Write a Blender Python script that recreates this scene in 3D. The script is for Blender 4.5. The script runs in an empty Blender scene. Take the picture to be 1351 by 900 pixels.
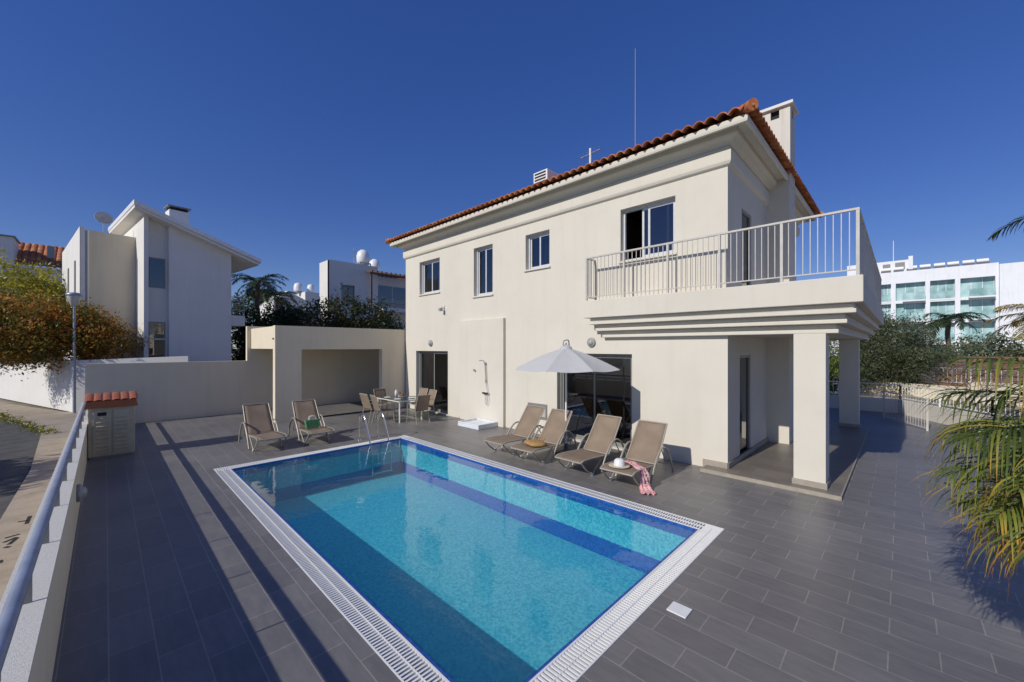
import bpy, math, random
import numpy as np
from mathutils import Vector, Matrix
random.seed(7); rng = np.random.default_rng(7)
R = math.radians
SC = bpy.context.scene; COL = SC.collection

# ------------------------------------------------------------------ materials
def new_mat(name):
    m = bpy.data.materials.new(name); m.use_nodes = True
    nt = m.node_tree; b = nt.nodes['Principled BSDF']
    return m, nt, b
def N(nt, kind, **kw):
    n = nt.nodes.new(kind)
    for k, v in kw.items():
        if k.startswith('i_'):
            n.inputs[k[2:].replace('_', ' ')].default_value = v
        else: setattr(n, k, v)
    return n
def c4(c): return (c[0], c[1], c[2], 1)
def ramp(nt, stops):
    r = nt.nodes.new('ShaderNodeValToRGB'); e = r.color_ramp.elements
    while len(e) < len(stops): e.new(.5)
    for i, (p, c) in enumerate(stops): e[i].position = p; e[i].color = c4(c)
    return r
def pm(name, col, rough=.6, var=.12, scale=3., bump=.0, bscale=60., metal=0., spec=.5, streak=False, sub=None):
    """painted / plain surface with a mottled tone and a fine bump"""
    m, nt, b = new_mat(name); L = nt.links.new
    tc = N(nt, 'ShaderNodeTexCoord')
    mp = N(nt, 'ShaderNodeMapping'); L(tc.outputs['Object'], mp.inputs[0])
    if streak: mp.inputs['Scale'].default_value = (1, 1, .18)
    n = N(nt, 'ShaderNodeTexNoise', i_Scale=scale, i_Detail=6., i_Roughness=.62); L(mp.outputs[0], n.inputs['Vector'])
    lo = [c*(1-var) for c in col]; hi = [min(1, c*(1+var*.6)) for c in col]
    r = ramp(nt, [(.3, lo), (.68, hi)]); L(n.outputs['Fac'], r.inputs[0]); L(r.outputs[0], b.inputs['Base Color'])
    b.inputs['Roughness'].default_value = rough; b.inputs['Metallic'].default_value = metal
    b.inputs['Specular IOR Level'].default_value = spec
    if bump:
        n2 = N(nt, 'ShaderNodeTexNoise', i_Scale=bscale, i_Detail=4.); L(tc.outputs['Object'], n2.inputs['Vector'])
        bp = N(nt, 'ShaderNodeBump', i_Strength=bump, i_Distance=.01); L(n2.outputs['Fac'], bp.inputs['Height']); L(bp.outputs[0], b.inputs['Normal'])
    return m

def schlick(nt, f0, power=5.):
    lw = N(nt, 'ShaderNodeLayerWeight'); lw.inputs['Blend'].default_value = .5
    p = N(nt, 'ShaderNodeMath', operation='POWER'); p.inputs[1].default_value = power; nt.links.new(lw.outputs['Facing'], p.inputs[0])
    m = N(nt, 'ShaderNodeMath', operation='MULTIPLY_ADD'); m.inputs[1].default_value = 1-f0; m.inputs[2].default_value = f0; nt.links.new(p.outputs[0], m.inputs[0])
    return lw, m
M = {}
def stucco(name, col, stain=.05):
    m, nt, b = new_mat(name); L = nt.links.new
    tc = N(nt, 'ShaderNodeTexCoord')
    n = N(nt, 'ShaderNodeTexNoise', i_Scale=.8, i_Detail=8., i_Roughness=.65); L(tc.outputs['Object'], n.inputs['Vector'])
    r = ramp(nt, [(.28, [col[0]*.95, col[1]*.945, col[2]*.93]), (.5, list(col)), (.72, [min(1, c*1.035) for c in col])]); L(n.outputs['Fac'], r.inputs[0])
    mp = N(nt, 'ShaderNodeMapping'); mp.inputs['Scale'].default_value = (3.5, 3.5, .25); L(tc.outputs['Object'], mp.inputs[0])
    n3 = N(nt, 'ShaderNodeTexNoise', i_Scale=1.4, i_Detail=5.); L(mp.outputs[0], n3.inputs['Vector'])
    r3 = ramp(nt, [(.52, (1, 1, 1)), (.85, (1-stain, 1-stain*1.1, 1-stain*1.35))]); L(n3.outputs['Fac'], r3.inputs[0])
    mx = N(nt, 'ShaderNodeMix', data_type='RGBA', blend_type='MULTIPLY'); mx.inputs[0].default_value = 1
    L(r.outputs[0], mx.inputs[6]); L(r3.outputs[0], mx.inputs[7]); L(mx.outputs[2], b.inputs['Base Color'])
    b.inputs['Roughness'].default_value = .85; b.inputs['Specular IOR Level'].default_value = .2
    n2 = N(nt, 'ShaderNodeTexNoise', i_Scale=90., i_Detail=4.); L(tc.outputs['Object'], n2.inputs['Vector'])
    bp = N(nt, 'ShaderNodeBump', i_Strength=.25, i_Distance=.008); L(n2.outputs['Fac'], bp.inputs['Height']); L(bp.outputs[0], b.inputs['Normal'])
    return m
M['stucco'] = stucco('cream_stucco', (.675, .63, .54), .055)
M['stucco2'] = stucco('shade_warmed_stucco', (.75, .66, .50), .08)  # cream stucco copy for shaded walls, warm fill light painted into the colour
M['white_wall'] = stucco('white_render', (.74, .725, .69), .08)
M['ochre_and_bounce'] = stucco('pale_ochre_and_bounce_render', (.70, .62, .47), .10)  # side wing: warm bounce light painted in; garden wall: own pale colour
M['hotel'] = stucco('white_hotel_render', (.80, .82, .86), .1)
M['plinth'] = pm('stone_plinth', (.36, .32, .26), .6, .15, 8, .1)
M['white_metal'] = pm('white_paint', (.74, .73, .70), .4, .06, 9)
M['grey_metal'] = pm('grey_galvanised', (.34, .38, .46), .38, .2, 6, metal=.35)
M['frame'] = pm('white_aluminium', (.60, .61, .62), .35, .08, 9)
M['dark_frame'] = pm('grey_aluminium', (.24, .24, .23), .4, .08, 9)
M['steel'] = pm('polished_steel', (.62, .62, .62), .18, .08, 9, metal=1.)
M['tan_metal'] = pm('champagne_frame', (.40, .36, .29), .4, .08, 8, metal=.2)
M['dark'] = pm('dark_void', (.015, .015, .015), .8, .2)
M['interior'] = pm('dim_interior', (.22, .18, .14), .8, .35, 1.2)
M['curtain'] = pm('curtain', (.10, .10, .10), .9, .5, 3, streak=True)
M['white_plastic'] = pm('white_plastic', (.78, .78, .76), .4, .05, 8)
M['beige_plastic'] = pm('beige_plastic', (.50, .44, .31), .5, .12, 5, .08)
M['red_plastic'] = pm('terracotta_plastic', (.36, .115, .05), .5, .2, 6, .08)
M['tray'] = pm('shower_tray_white', (.72, .75, .78), .4, .12, 5)
M['net'] = pm('net_curtain', (.42, .42, .43), .9, .25, 5, streak=True)
M['timber'] = pm('weathered_timber', (.24, .12, .065), .7, .3, 9, .1, streak=True)
M['bark'] = pm('bark', (.16, .12, .085), .9, .35, 14, .6, 40)
M['solar'] = pm('solar_glass', (.02, .03, .06), .2, .3, 4)
M['tank'] = pm('tank_white', (.80, .80, .80), .4, .08, 4)
M['grille'] = pm('grey_grille', (.33, .34, .33), .5, .15, 9)
M['towel_tan'] = pm('straw_weave', (.42, .25, .09), .9, .4, 60, .6, 120)
M['green_bag'] = pm('green_print_fabric', (.10, .28, .12), .8, .7, 22)
M['cushion'] = pm('umbrella_base_plastic', (.10, .10, .11), .5, .2, 5)

def sling(name, col):
    m, nt, b = new_mat(name); L = nt.links.new
    tc = N(nt, 'ShaderNodeTexCoord')
    w = N(nt, 'ShaderNodeTexNoise', i_Scale=160., i_Detail=2.); L(tc.outputs['Object'], w.inputs['Vector'])
    n = N(nt, 'ShaderNodeTexNoise', i_Scale=4., i_Detail=5.); L(tc.outputs['Object'], n.inputs['Vector'])
    ad = N(nt, 'ShaderNodeMath', operation='ADD'); L(w.outputs['Fac'], ad.inputs[0]); L(n.outputs['Fac'], ad.inputs[1])
    r = ramp(nt, [(.35, [c*.7 for c in col]), (.95, [c*1.25 for c in col])])
    hf = N(nt, 'ShaderNodeMath', operation='MULTIPLY'); hf.inputs[1].default_value = .55; L(ad.outputs[0], hf.inputs[0])
    L(hf.outputs[0], r.inputs[0]); L(r.outputs[0], b.inputs['Base Color']); b.inputs['Roughness'].default_value = .75
    return m
M['sling'] = sling('brown_sling_fabric', (.27, .20, .14))
M['sling_red'] = sling('red_brown_sling_fabric', (.22, .13, .09))

def glass(name, tint=(.35, .37, .38), ior=.05, rough=.01):
    m, nt, b = new_mat(name); L = nt.links.new; nt.nodes.remove(b)
    out = nt.nodes['Material Output']
    t = N(nt, 'ShaderNodeBsdfTransparent'); t.inputs[0].default_value = c4(tint)
    g = N(nt, 'ShaderNodeBsdfGlossy', i_Roughness=rough); g.inputs[0].default_value = (1, 1, 1, 1)
    lw, f = schlick(nt, ior); mx = N(nt, 'ShaderNodeMixShader')
    L(f.outputs[0], mx.inputs[0]); L(t.outputs[0], mx.inputs[1]); L(g.outputs[0], mx.inputs[2]); L(mx.outputs[0], out.inputs[0])
    return m
M['glass'] = glass('window_glass', (.42, .44, .46), .13); M['rail'] = pm('shaded_rail_paint', (.54, .51, .46), .5, .12, 7)  # white railing paint greyed: shade seen from below put into the colour
M['glass_teal'] = None
def teal():
    m, nt, b = new_mat('teal_balcony_glass'); L = nt.links.new
    tc = N(nt, 'ShaderNodeTexCoord'); n = N(nt, 'ShaderNodeTexNoise', i_Scale=.7, i_Detail=5.); L(tc.outputs['Object'], n.inputs['Vector'])
    r = ramp(nt, [(.35, (.20, .36, .36)), (.65, (.48, .66, .66))]); L(n.outputs['Fac'], r.inputs[0]); L(r.outputs[0], b.inputs['Base Color'])
    b.inputs['Roughness'].default_value = .12; return m
M['glass_teal'] = teal()
M['table_glass'] = glass('table_glass', (.6, .68, .66), .04)

def deck(name, base, grout, bw, rh, ox, oy, swap=True, rough=.36, mortar=.0045):
    m, nt, b = new_mat(name); L = nt.links.new
    tc = N(nt, 'ShaderNodeTexCoord'); sp = N(nt, 'ShaderNodeSeparateXYZ'); L(tc.outputs['Object'], sp.inputs[0])
    cb = N(nt, 'ShaderNodeCombineXYZ')
    ax = N(nt, 'ShaderNodeMath', operation='ADD'); ax.inputs[1].default_value = ox
    ay = N(nt, 'ShaderNodeMath', operation='ADD'); ay.inputs[1].default_value = oy
    L(sp.outputs['Y' if swap else 'X'], ax.inputs[0]); L(sp.outputs['X' if swap else 'Y'], ay.inputs[0])
    L(ax.outputs[0], cb.inputs[0]); L(ay.outputs[0], cb.inputs[1])
    br = N(nt, 'ShaderNodeTexBrick', offset=.5, offset_frequency=2)
    br.inputs['Scale'].default_value = 1; br.inputs['Mortar Size'].default_value = mortar; br.inputs['Mortar Smooth'].default_value = .1
    br.inputs['Brick Width'].default_value = bw; br.inputs['Row Height'].default_value = rh; br.inputs['Bias'].default_value = 0
    br.inputs['Color1'].default_value = c4([c*.90 for c in base]); br.inputs['Color2'].default_value = c4([c*1.09 for c in base]); br.inputs['Mortar'].default_value = c4(grout)
    L(cb.outputs[0], br.inputs['Vector'])
    mp = N(nt, 'ShaderNodeMapping'); mp.inputs['Scale'].default_value = (5, 1.1, 1); L(tc.outputs['Object'], mp.inputs[0])
    n = N(nt, 'ShaderNodeTexNoise', i_Scale=3., i_Detail=9., i_Roughness=.7); L(mp.outputs[0], n.inputs['Vector'])
    n2 = N(nt, 'ShaderNodeTexNoise', i_Scale=.5, i_Detail=4.); L(tc.outputs['Object'], n2.inputs['Vector'])
    ad = N(nt, 'ShaderNodeMath', operation='ADD'); L(n.outputs['Fac'], ad.inputs[0]); L(n2.outputs['Fac'], ad.inputs[1])
    r = ramp(nt, [(.30, (.62, .62, .65)), (.72, (1.30, 1.27, 1.22))]); hf = N(nt, 'ShaderNodeMath', operation='MULTIPLY'); hf.inputs[1].default_value = .5
    L(ad.outputs[0], hf.inputs[0]); L(hf.outputs[0], r.inputs[0])
    mx = N(nt, 'ShaderNodeMix', data_type='RGBA', blend_type='MULTIPLY'); mx.inputs[0].default_value = 1
    L(br.outputs['Color'], mx.inputs[6]); L(r.outputs[0], mx.inputs[7]); L(mx.outputs[2], b.inputs['Base Color'])
    rr = N(nt, 'ShaderNodeMapRange'); rr.inputs[3].default_value = rough-.06; rr.inputs[4].default_value = rough+.16; L(n.outputs['Fac'], rr.inputs[0]); L(rr.outputs[0], b.inputs['Roughness'])
    iv = N(nt, 'ShaderNodeMath', operation='SUBTRACT'); iv.inputs[0].default_value = 1; L(br.outputs['Fac'], iv.inputs[1])
    bp = N(nt, 'ShaderNodeBump', i_Strength=.35, i_Distance=.004); L(iv.outputs[0], bp.inputs['Height'])
    bp2 = N(nt, 'ShaderNodeBump', i_Strength=.08, i_Distance=.004); L(n.outputs['Fac'], bp2.inputs['Height']); L(bp.outputs[0], bp2.inputs['Normal']); L(bp2.outputs[0], b.inputs['Normal'])
    return m
M['deck'] = deck('slate_plank_tiles', (.178, .172, .168), (.31, .29, .262), .6, .28, -.08, -5.62+.28*40)
M['porch'] = deck('porch_tiles', (.20, .175, .145), (.30, .24, .21), .45, .45, 0, 0, mortar=.003)

def ground_mat(name, cols, scale, bump=.3, bs=30, rough=.9):
    m, nt, b = new_mat(name); L = nt.links.new
    tc = N(nt, 'ShaderNodeTexCoord')
    n = N(nt, 'ShaderNodeTexNoise', i_Scale=scale, i_Detail=10., i_Roughness=.7); L(tc.outputs['Object'], n.inputs['Vector'])
    r = ramp(nt, [(.3+.4*i/(len(cols)-1), c) for i, c in enumerate(cols)]); L(n.outputs['Fac'], r.inputs[0]); L(r.outputs[0], b.inputs['Base Color'])
    b.inputs['Roughness'].default_value = rough
    n2 = N(nt, 'ShaderNodeTexNoise', i_Scale=bs, i_Detail=5.); L(tc.outputs['Object'], n2.inputs['Vector'])
    bp = N(nt, 'ShaderNodeBump', i_Strength=bump, i_Distance=.02); L(n2.outputs['Fac'], bp.inputs['Height']); L(bp.outputs[0], b.inputs['Normal'])
    return m
M['asphalt'] = ground_mat('asphalt', [(.05, .05, .052), (.085, .083, .08), (.12, .115, .105)], 3, .5, 90)
M['pavement'] = ground_mat('worn_concrete', [(.27, .22, .165), (.37, .31, .235), (.42, .36, .29)], 2.2, .4, 60)
M['earth'] = ground_mat('dry_earth', [(.16, .13, .09), (.26, .22, .16), (.33, .29, .22)], .35, .5, 8)
M['cap'] = ground_mat('speckled_coping', [(.45, .44, .41), (.60, .585, .55), (.70, .68, .63)], 60, .3, 160)

def roof_tile():
    m, nt, b = new_mat('terracotta_tiles'); L = nt.links.new
    tc = N(nt, 'ShaderNodeTexCoord')
    v = N(nt, 'ShaderNodeTexVoronoi', i_Scale=3.6); L(tc.outputs['Object'], v.inputs['Vector'])
    n = N(nt, 'ShaderNodeTexNoise', i_Scale=9., i_Detail=6.); L(tc.outputs['Object'], n.inputs['Vector'])
    r = ramp(nt, [(.0, (.40, .11, .04)), (.5, (.58, .19, .065)), (1., (.66, .33, .15))]); L(v.outputs['Color'], r.inputs[0])
    r2 = ramp(nt, [(.35, (.6, .58, .55)), (.7, (1.1, 1.1, 1.1))]); L(n.outputs['Fac'], r2.inputs[0])
    mx = N(nt, 'ShaderNodeMix', data_type='RGBA', blend_type='MULTIPLY'); mx.inputs[0].default_value = 1
    L(r.outputs[0], mx.inputs[6]); L(r2.outputs[0], mx.inputs[7]); L(mx.outputs[2], b.inputs['Base Color']); b.inputs['Roughness'].default_value = .8
    return m
M['roof'] = roof_tile()

def mosaic(name, a, bcol, s=.03):
    m, nt, b = new_mat(name); L = nt.links.new
    tc = N(nt, 'ShaderNodeTexCoord')
    sn = N(nt, 'ShaderNodeVectorMath', operation='SNAP'); sn.inputs[1].default_value = (s, s, s)
    of = N(nt, 'ShaderNodeVectorMath', operation='ADD'); of.inputs[1].default_value = (.0071, .0053, .0037)
    L(tc.outputs['Object'], of.inputs[0]); L(of.outputs[0], sn.inputs[0])
    wn = N(nt, 'ShaderNodeTexWhiteNoise', noise_dimensions='3D'); L(sn.outputs[0], wn.inputs['Vector'])
    r = ramp(nt, [(0, a), (1, bcol)]); L(wn.outputs['Value'], r.inputs[0])
    L(r.outputs[0], b.inputs['Base Color']); b.inputs['Roughness'].default_value = .35
    return m
M['aqua'] = mosaic('aqua_mosaic', (.05, .33, .46), (.18, .52, .61))
M['blue'] = mosaic('cobalt_mosaic', (.008, .05, .27), (.02, .10, .42))

def water():
    m, nt, b = new_mat('pool_water'); L = nt.links.new; nt.nodes.remove(b); out = nt.nodes['Material Output']
    t = N(nt, 'ShaderNodeBsdfTransparent'); t.inputs[0].default_value = (.70, .965, .99, 1)
    g = N(nt, 'ShaderNodeBsdfGlossy', i_Roughness=.0); g.inputs[0].default_value = (1, 1, 1, 1)
    lw, f = schlick(nt, .02); mx = N(nt, 'ShaderNodeMixShader')
    tc = N(nt, 'ShaderNodeTexCoord'); n = N(nt, 'ShaderNodeTexNoise', i_Scale=5., i_Detail=3.); L(tc.outputs['Object'], n.inputs['Vector'])
    bp = N(nt, 'ShaderNodeBump', i_Strength=.09, i_Distance=.03); L(n.outputs['Fac'], bp.inputs['Height'])
    L(bp.outputs[0], g.inputs['Normal']); L(bp.outputs[0], lw.inputs['Normal'])
    df = N(nt, 'ShaderNodeBsdfDiffuse'); df.inputs[0].default_value = (.02, .50, .60, 1)      # light scattered back by the water itself
    m2 = N(nt, 'ShaderNodeMixShader'); m2.inputs[0].default_value = .085; L(t.outputs[0], m2.inputs[1]); L(df.outputs[0], m2.inputs[2])
    L(f.outputs[0], mx.inputs[0]); L(m2.outputs[0], mx.inputs[1]); L(g.outputs[0], mx.inputs[2]); L(mx.outputs[0], out.inputs[0])
    return m
M['water'] = water()

def canvas():
    m, nt, b = new_mat('grey_white_canvas'); L = nt.links.new
    b.inputs['Base Color'].default_value = (.66, .66, .655, 1); b.inputs['Roughness'].default_value = .9
    tr = N(nt, 'ShaderNodeBsdfTranslucent'); tr.inputs[0].default_value = (.5, .5, .48, 1)
    mx = N(nt, 'ShaderNodeMixShader'); mx.inputs[0].default_value = .25
    tc = N(nt, 'ShaderNodeTexCoord'); n = N(nt, 'ShaderNodeTexNoise', i_Scale=6., i_Detail=4.); L(tc.outputs['Object'], n.inputs['Vector'])
    bp = N(nt, 'ShaderNodeBump', i_Strength=.3, i_Distance=.05); L(n.outputs['Fac'], bp.inputs['Height']); L(bp.outputs[0], b.inputs['Normal'])
    L(b.outputs[0], mx.inputs[1]); L(tr.outputs[0], mx.inputs[2]); L(mx.outputs[0], nt.nodes['Material Output'].inputs[0])
    return m
M['canvas'] = canvas()

def leaf(name, stops, trans=.3, rough=.5):
    """leaf colour runs along a per-leaf attribute 'tint'"""
    m, nt, b = new_mat(name); L = nt.links.new
    at = N(nt, 'ShaderNodeAttribute', attribute_name='tint')
    r = ramp(nt, stops); L(at.outputs['Fac'], r.inputs[0]); L(r.outputs[0], b.inputs['Base Color']); b.inputs['Roughness'].default_value = rough
    b.inputs['Specular IOR Level'].default_value = .35
    tr = N(nt, 'ShaderNodeBsdfTranslucent'); L(r.outputs[0], tr.inputs[0])
    mx = N(nt, 'ShaderNodeMixShader'); mx.inputs[0].default_value = trans
    L(b.outputs[0], mx.inputs[1]); L(tr.outputs[0], mx.inputs[2]); L(mx.outputs[0], nt.nodes['Material Output'].inputs[0])
    return m
M['lf_orange'] = leaf('autumn_leaves', [(0, (.03, .06, .015)), (.38, (.12, .15, .03)), (.6, (.33, .20, .035)), (.82, (.50, .17, .035)), (1, (.55, .32, .07))], .45)
M['lf_yellow'] = leaf('yellow_green_leaves', [(0, (.09, .12, .015)), (.5, (.27, .27, .025)), (1, (.52, .42, .04))])
M['lf_dark'] = leaf('dark_green_leaves', [(0, (.02, .035, .012)), (.6, (.05, .08, .025)), (1, (.12, .15, .045))])
M['lf_mixed'] = leaf('dark_shrub_leaves', [(0, (.02, .036, .012)), (.55, (.05, .075, .025)), (.82, (.16, .11, .03)), (1, (.34, .14, .035))])
M['lf_olive'] = leaf('olive_leaves', [(0, (.05, .065, .03)), (.6, (.12, .145, .07)), (1, (.26, .28, .17))])
M['lf_lime'] = leaf('lime_leaves', [(0, (.05, .09, .01)), (.6, (.14, .2, .02)), (1, (.28, .30, .05))])
M['lf_palm'] = leaf('palm_leaflets', [(0, (.035, .06, .012)), (.45, (.12, .17, .03)), (.7, (.27, .27, .045)), (.85, (.52, .33, .03)), (1, (.40, .18, .05))], .35)
M['lf_palm_dark'] = leaf('dark_palm_leaflets', [(0, (.015, .03, .012)), (.7, (.05, .08, .025)), (1, (.16, .15, .04))])
M['lf_dry'] = leaf('dry_palm_leaflets', [(0, (.12, .13, .02)), (.5, (.36, .26, .03)), (1, (.30, .13, .05))])

# ------------------------------------------------------------------ mesh helpers
class MB:
    def __init__(s): s.v = []; s.f = []; s.sm = []
    def add(s, vs, fs, smooth=False):
        o = len(s.v); s.v += [tuple(v) for v in vs]; s.f += [tuple(i+o for i in f) for f in fs]; s.sm += [smooth]*len(fs); return s
    def box(s, x0, x1, y0, y1, z0, z1):
        if x0 > x1: x0, x1 = x1, x0
        if y0 > y1: y0, y1 = y1, y0
        v = [(x0,y0,z0),(x1,y0,z0),(x1,y1,z0),(x0,y1,z0),(x0,y0,z1),(x1,y0,z1),(x1,y1,z1),(x0,y1,z1)]
        return s.add(v, [(0,3,2,1),(4,5,6,7),(0,1,5,4),(1,2,6,5),(2,3,7,6),(3,0,4,7)])
    def bar(s, p, q, w, h, up=(0,0,1)):
        p = Vector(p); q = Vector(q); d = (q-p).normalized(); u = Vector(up)
        a = d.cross(u)
        if a.length < 1e-4: a = d.cross(Vector((1,0,0)))
        a.normalize(); c = a.cross(d); a *= w/2; c *= h/2
        v = [p-a-c, p+a-c, p+a+c, p-a+c, q-a-c, q+a-c, q+a+c, q-a+c]
        return s.add(v, [(0,3,2,1),(4,5,6,7),(0,1,5,4),(1,2,6,5),(2,3,7,6),(3,0,4,7)])
    def tube(s, pts, r, n=8, cap=True):
        pts = [Vector(p) for p in pts]; rs = r if isinstance(r, (list, tuple)) else [r]*len(pts)
        rings = []; ref = None
        for i, p in enumerate(pts):
            d = (pts[min(i+1, len(pts)-1)]-pts[max(i-1, 0)]).normalized()
            if ref is None:
                ref = d.cross(Vector((0,0,1)))
                if ref.length < .1: ref = d.cross(Vector((1,0,0)))
            a = (ref-d*ref.dot(d)).normalized(); b = d.cross(a); ref = a
            rings.append([p+(a*math.cos(2*math.pi*k/n)+b*math.sin(2*math.pi*k/n))*rs[i] for k in range(n)])
        v = [x for r_ in rings for x in r_]; f = []
        for i in range(len(pts)-1):
            for k in range(n): f.append((i*n+k, i*n+(k+1)%n, (i+1)*n+(k+1)%n, (i+1)*n+k))
        s.add(v, f, True)
        if cap: s.add(rings[0], [tuple(range(n-1, -1, -1))]); s.add(rings[-1], [tuple(range(n))])
        return s
    def lathe(s, prof, n=20, c=(0,0,0)):
        v = []; f = []
        for (r, z) in prof:
            for k in range(n): v.append((c[0]+r*math.cos(2*math.pi*k/n), c[1]+r*math.sin(2*math.pi*k/n), c[2]+z))
        for i in range(len(prof)-1):
            for k in range(n): f.append((i*n+k, i*n+(k+1)%n, (i+1)*n+(k+1)%n, (i+1)*n+k))
        return s.add(v, f, True)
    def prism(s, poly, z0, z1):
        n = len(poly); v = [(p[0], p[1], z0) for p in poly]+[(p[0], p[1], z1) for p in poly]
        f = [tuple(range(n-1, -1, -1)), tuple(range(n, 2*n))]+[(i, (i+1)%n, n+(i+1)%n, n+i) for i in range(n)]
        return s.add(v, f)
    def xf(s, m):
        s.v = [tuple(m @ Vector(v)) for v in s.v]; return s
    def build(s, name, mat, parent=None, world=None, bevel=0, solid=0, offset=-1):
        me = bpy.data.meshes.new(name)
        vs = s.v
        if world is not None: vs = [(v[0]-world[0], v[1]-world[1], v[2]-world[2]) for v in vs]
        me.from_pydata(vs, [], s.f); me.polygons.foreach_set('use_smooth', s.sm); me.materials.append(mat); me.update()
        o = bpy.data.objects.new(name, me); COL.objects.link(o)
        if parent is not None: o.parent = parent
        if bevel:
            b = o.modifiers.new('bevel', 'BEVEL'); b.width = bevel; b.segments = 2; b.limit_method = 'ANGLE'
        if solid:
            b = o.modifiers.new('thick', 'SOLIDIFY'); b.thickness = solid; b.offset = offset
        return o
def tag(o, label, cat, group=None):
    o['label'] = label; o['category'] = cat
    if group: o['group'] = group
    return o
def thing(name, label, cat, loc=(0,0,0), rz=0, group=None):
    o = bpy.data.objects.new(name, None); COL.objects.link(o); o.location = loc; o.rotation_euler = (0, 0, rz); o.empty_display_size = .2
    return tag(o, label, cat, group)
def struct(o): o['kind'] = 'structure'; return o
def copy_tree(o, parent=None, loc=None, rz=None, label=None):
    c = o.copy(); COL.objects.link(c); c.parent = parent
    if loc is not None: c.location = loc
    if rz is not None: c.rotation_euler = (0, 0, rz)
    if label: c['label'] = label
    for ch in list(o.children): copy_tree(ch, c)
    return c
def top_single(mb, name, mat, label, cat, base, group=None, **kw):
    """a thing that is a single mesh; base = its own origin"""
    o = mb.build(name, mat, None, base, **kw); o.location = base; return tag(o, label, cat, group)

# ------------------------------------------------------------------ camera, sky, sun
cam = bpy.data.cameras.new('camera'); co = bpy.data.objects.new('camera', cam); COL.objects.link(co); SC.camera = co
co.location = (0, 0, 2.5); co.rotation_euler = (R(90), 0, R(44.39-90)); cam.sensor_width = 36; cam.lens = 36*525.5/1351
cam.shift_y = 8/1351; cam.clip_end = 3000; cam.clip_start = .05
sun_dir = Vector((1, -.08, -.667)).normalized()
elev = math.asin(-sun_dir.z); az = math.atan2(-sun_dir.x, -sun_dir.y)
w = bpy.data.worlds.new('World'); SC.world = w; w.use_nodes = True; nt = w.node_tree
sk = nt.nodes.new('ShaderNodeTexSky'); sk.sky_type = 'NISHITA'; sk.sun_disc = False; sk.sun_elevation = elev; sk.sun_rotation = az
sk.altitude = 300; sk.air_density = .85; sk.dust_density = .1; sk.ozone_density = 4.5
hs = nt.nodes.new('ShaderNodeHueSaturation'); hs.inputs['Saturation'].default_value = 1.55; hs.inputs['Hue'].default_value = .528; hs.inputs['Value'].default_value = 1.15
gm = nt.nodes.new('ShaderNodeGamma'); gm.inputs[1].default_value = .62; nt.links.new(sk.outputs[0], gm.inputs[0]); nt.links.new(gm.outputs[0], hs.inputs['Color']); nt.links.new(hs.outputs[0], nt.nodes['Background'].inputs[0]); nt.nodes['Background'].inputs[1].default_value = .15
sd = bpy.data.lights.new('sun', 'SUN'); sd.energy = 3.5; sd.angle = R(.5); sd.color = (1, .955, .87)
so = bpy.data.objects.new('sun', sd); COL.objects.link(so); so.rotation_euler = sun_dir.to_track_quat('-Z', 'Y').to_euler(); so.location = (-20, 2, 20)
SC.view_settings.view_transform = 'Standard'; SC.view_settings.look = 'None'; SC.view_settings.exposure = 0; SC.view_settings.gamma = 1
try:
    SC.cycles.use_denoising = True; SC.cycles.max_bounces = 8; SC.cycles.transparent_max_bounces = 12; SC.cycles.use_adaptive_sampling = True
    SC.cycles.sample_clamp_indirect = 4
except Exception: pass

# ------------------------------------------------------------------ ground, terrace, street
g = MB(); g.add([(-900,-900,-.3),(900,-900,-.3),(900,900,-.3),(-900,900,-.3),(1.6,1.8,-.3),(5.9,1.8,-.3),(5.9,10,-.3),(1.6,10,-.3)], [(0,1,5,4),(1,2,6,5),(2,3,7,6),(3,0,4,7)]); struct(g.build('ground', M['earth']))
PX0, PX1, PY0, PY1 = 1.55, 5.95, 1.74, 10.08      # outer edge of the pool grating
t = MB(); t.prism([(-.28,-8),(PX0,-8),(PX0,17.9),(-.28,17.9)], -.25, 0)
t.prism([(PX0,-8),(PX1,-8),(PX1,PY0),(PX0,PY0)], -.25, 0); t.prism([(PX0,PY1),(PX1,PY1),(PX1,17.9),(PX0,17.9)], -.25, 0)
t.prism([(PX1,-8),(7.0,-8),(17.7,-1.75),(20.9,.1),(20.9,17.9),(PX1,17.9)], -.25, 0)
struct(t.build('terrace', M['deck']))
rd = MB(); rd.add([(-14,-12,-.235),(-1.15,-12,-.235),(-1.15,13.7,-.235),(-1.45,20.4,-.235),(-3.2,26.3,-.235),(-5.4,33,-.235),(-14,40,-.235)], [tuple(range(7))]); struct(rd.build('road', M['asphalt']))
pv = MB(); pv.prism([(-1.15,-12),(-.48,-12),(-.48,17.9),(-.42,24),(-1.2,25),(-4.8,34.5),(-5.4,33),(-3.2,26.3),(-1.45,20.4),(-1.15,13.7)], -.3, -.2); struct(pv.build('pavement', M['pavement']))
pmk = thing('paint_mark', 'worn black paint marks on the beige concrete pavement strip', 'paint mark', (-.9, 9, -.198)); bpt = pm('black_paint', (.02, .02, .02), .8)
def stroke(p, q, wd=.045): MB().bar((p[0], p[1], -.1975), (q[0], q[1], -.1975), wd, .002).build('stroke', bpt, pmk, (-.9, 9, -.198))
for p, q in [((-.84,9.95),(-.84,9.55)), ((-.94,9.75),(-.84,9.72)), ((-.99,9.05),(-.86,9.1)), ((-.98,8.86),(-.88,8.98)), ((-.92,8.72),(-.87,8.95)), ((-.95,8.65),(-.9,8.6)), ((-.93,8.15),(-.92,8.05))]: stroke(p, q)
pmk.name = 'paint_mark'

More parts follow.
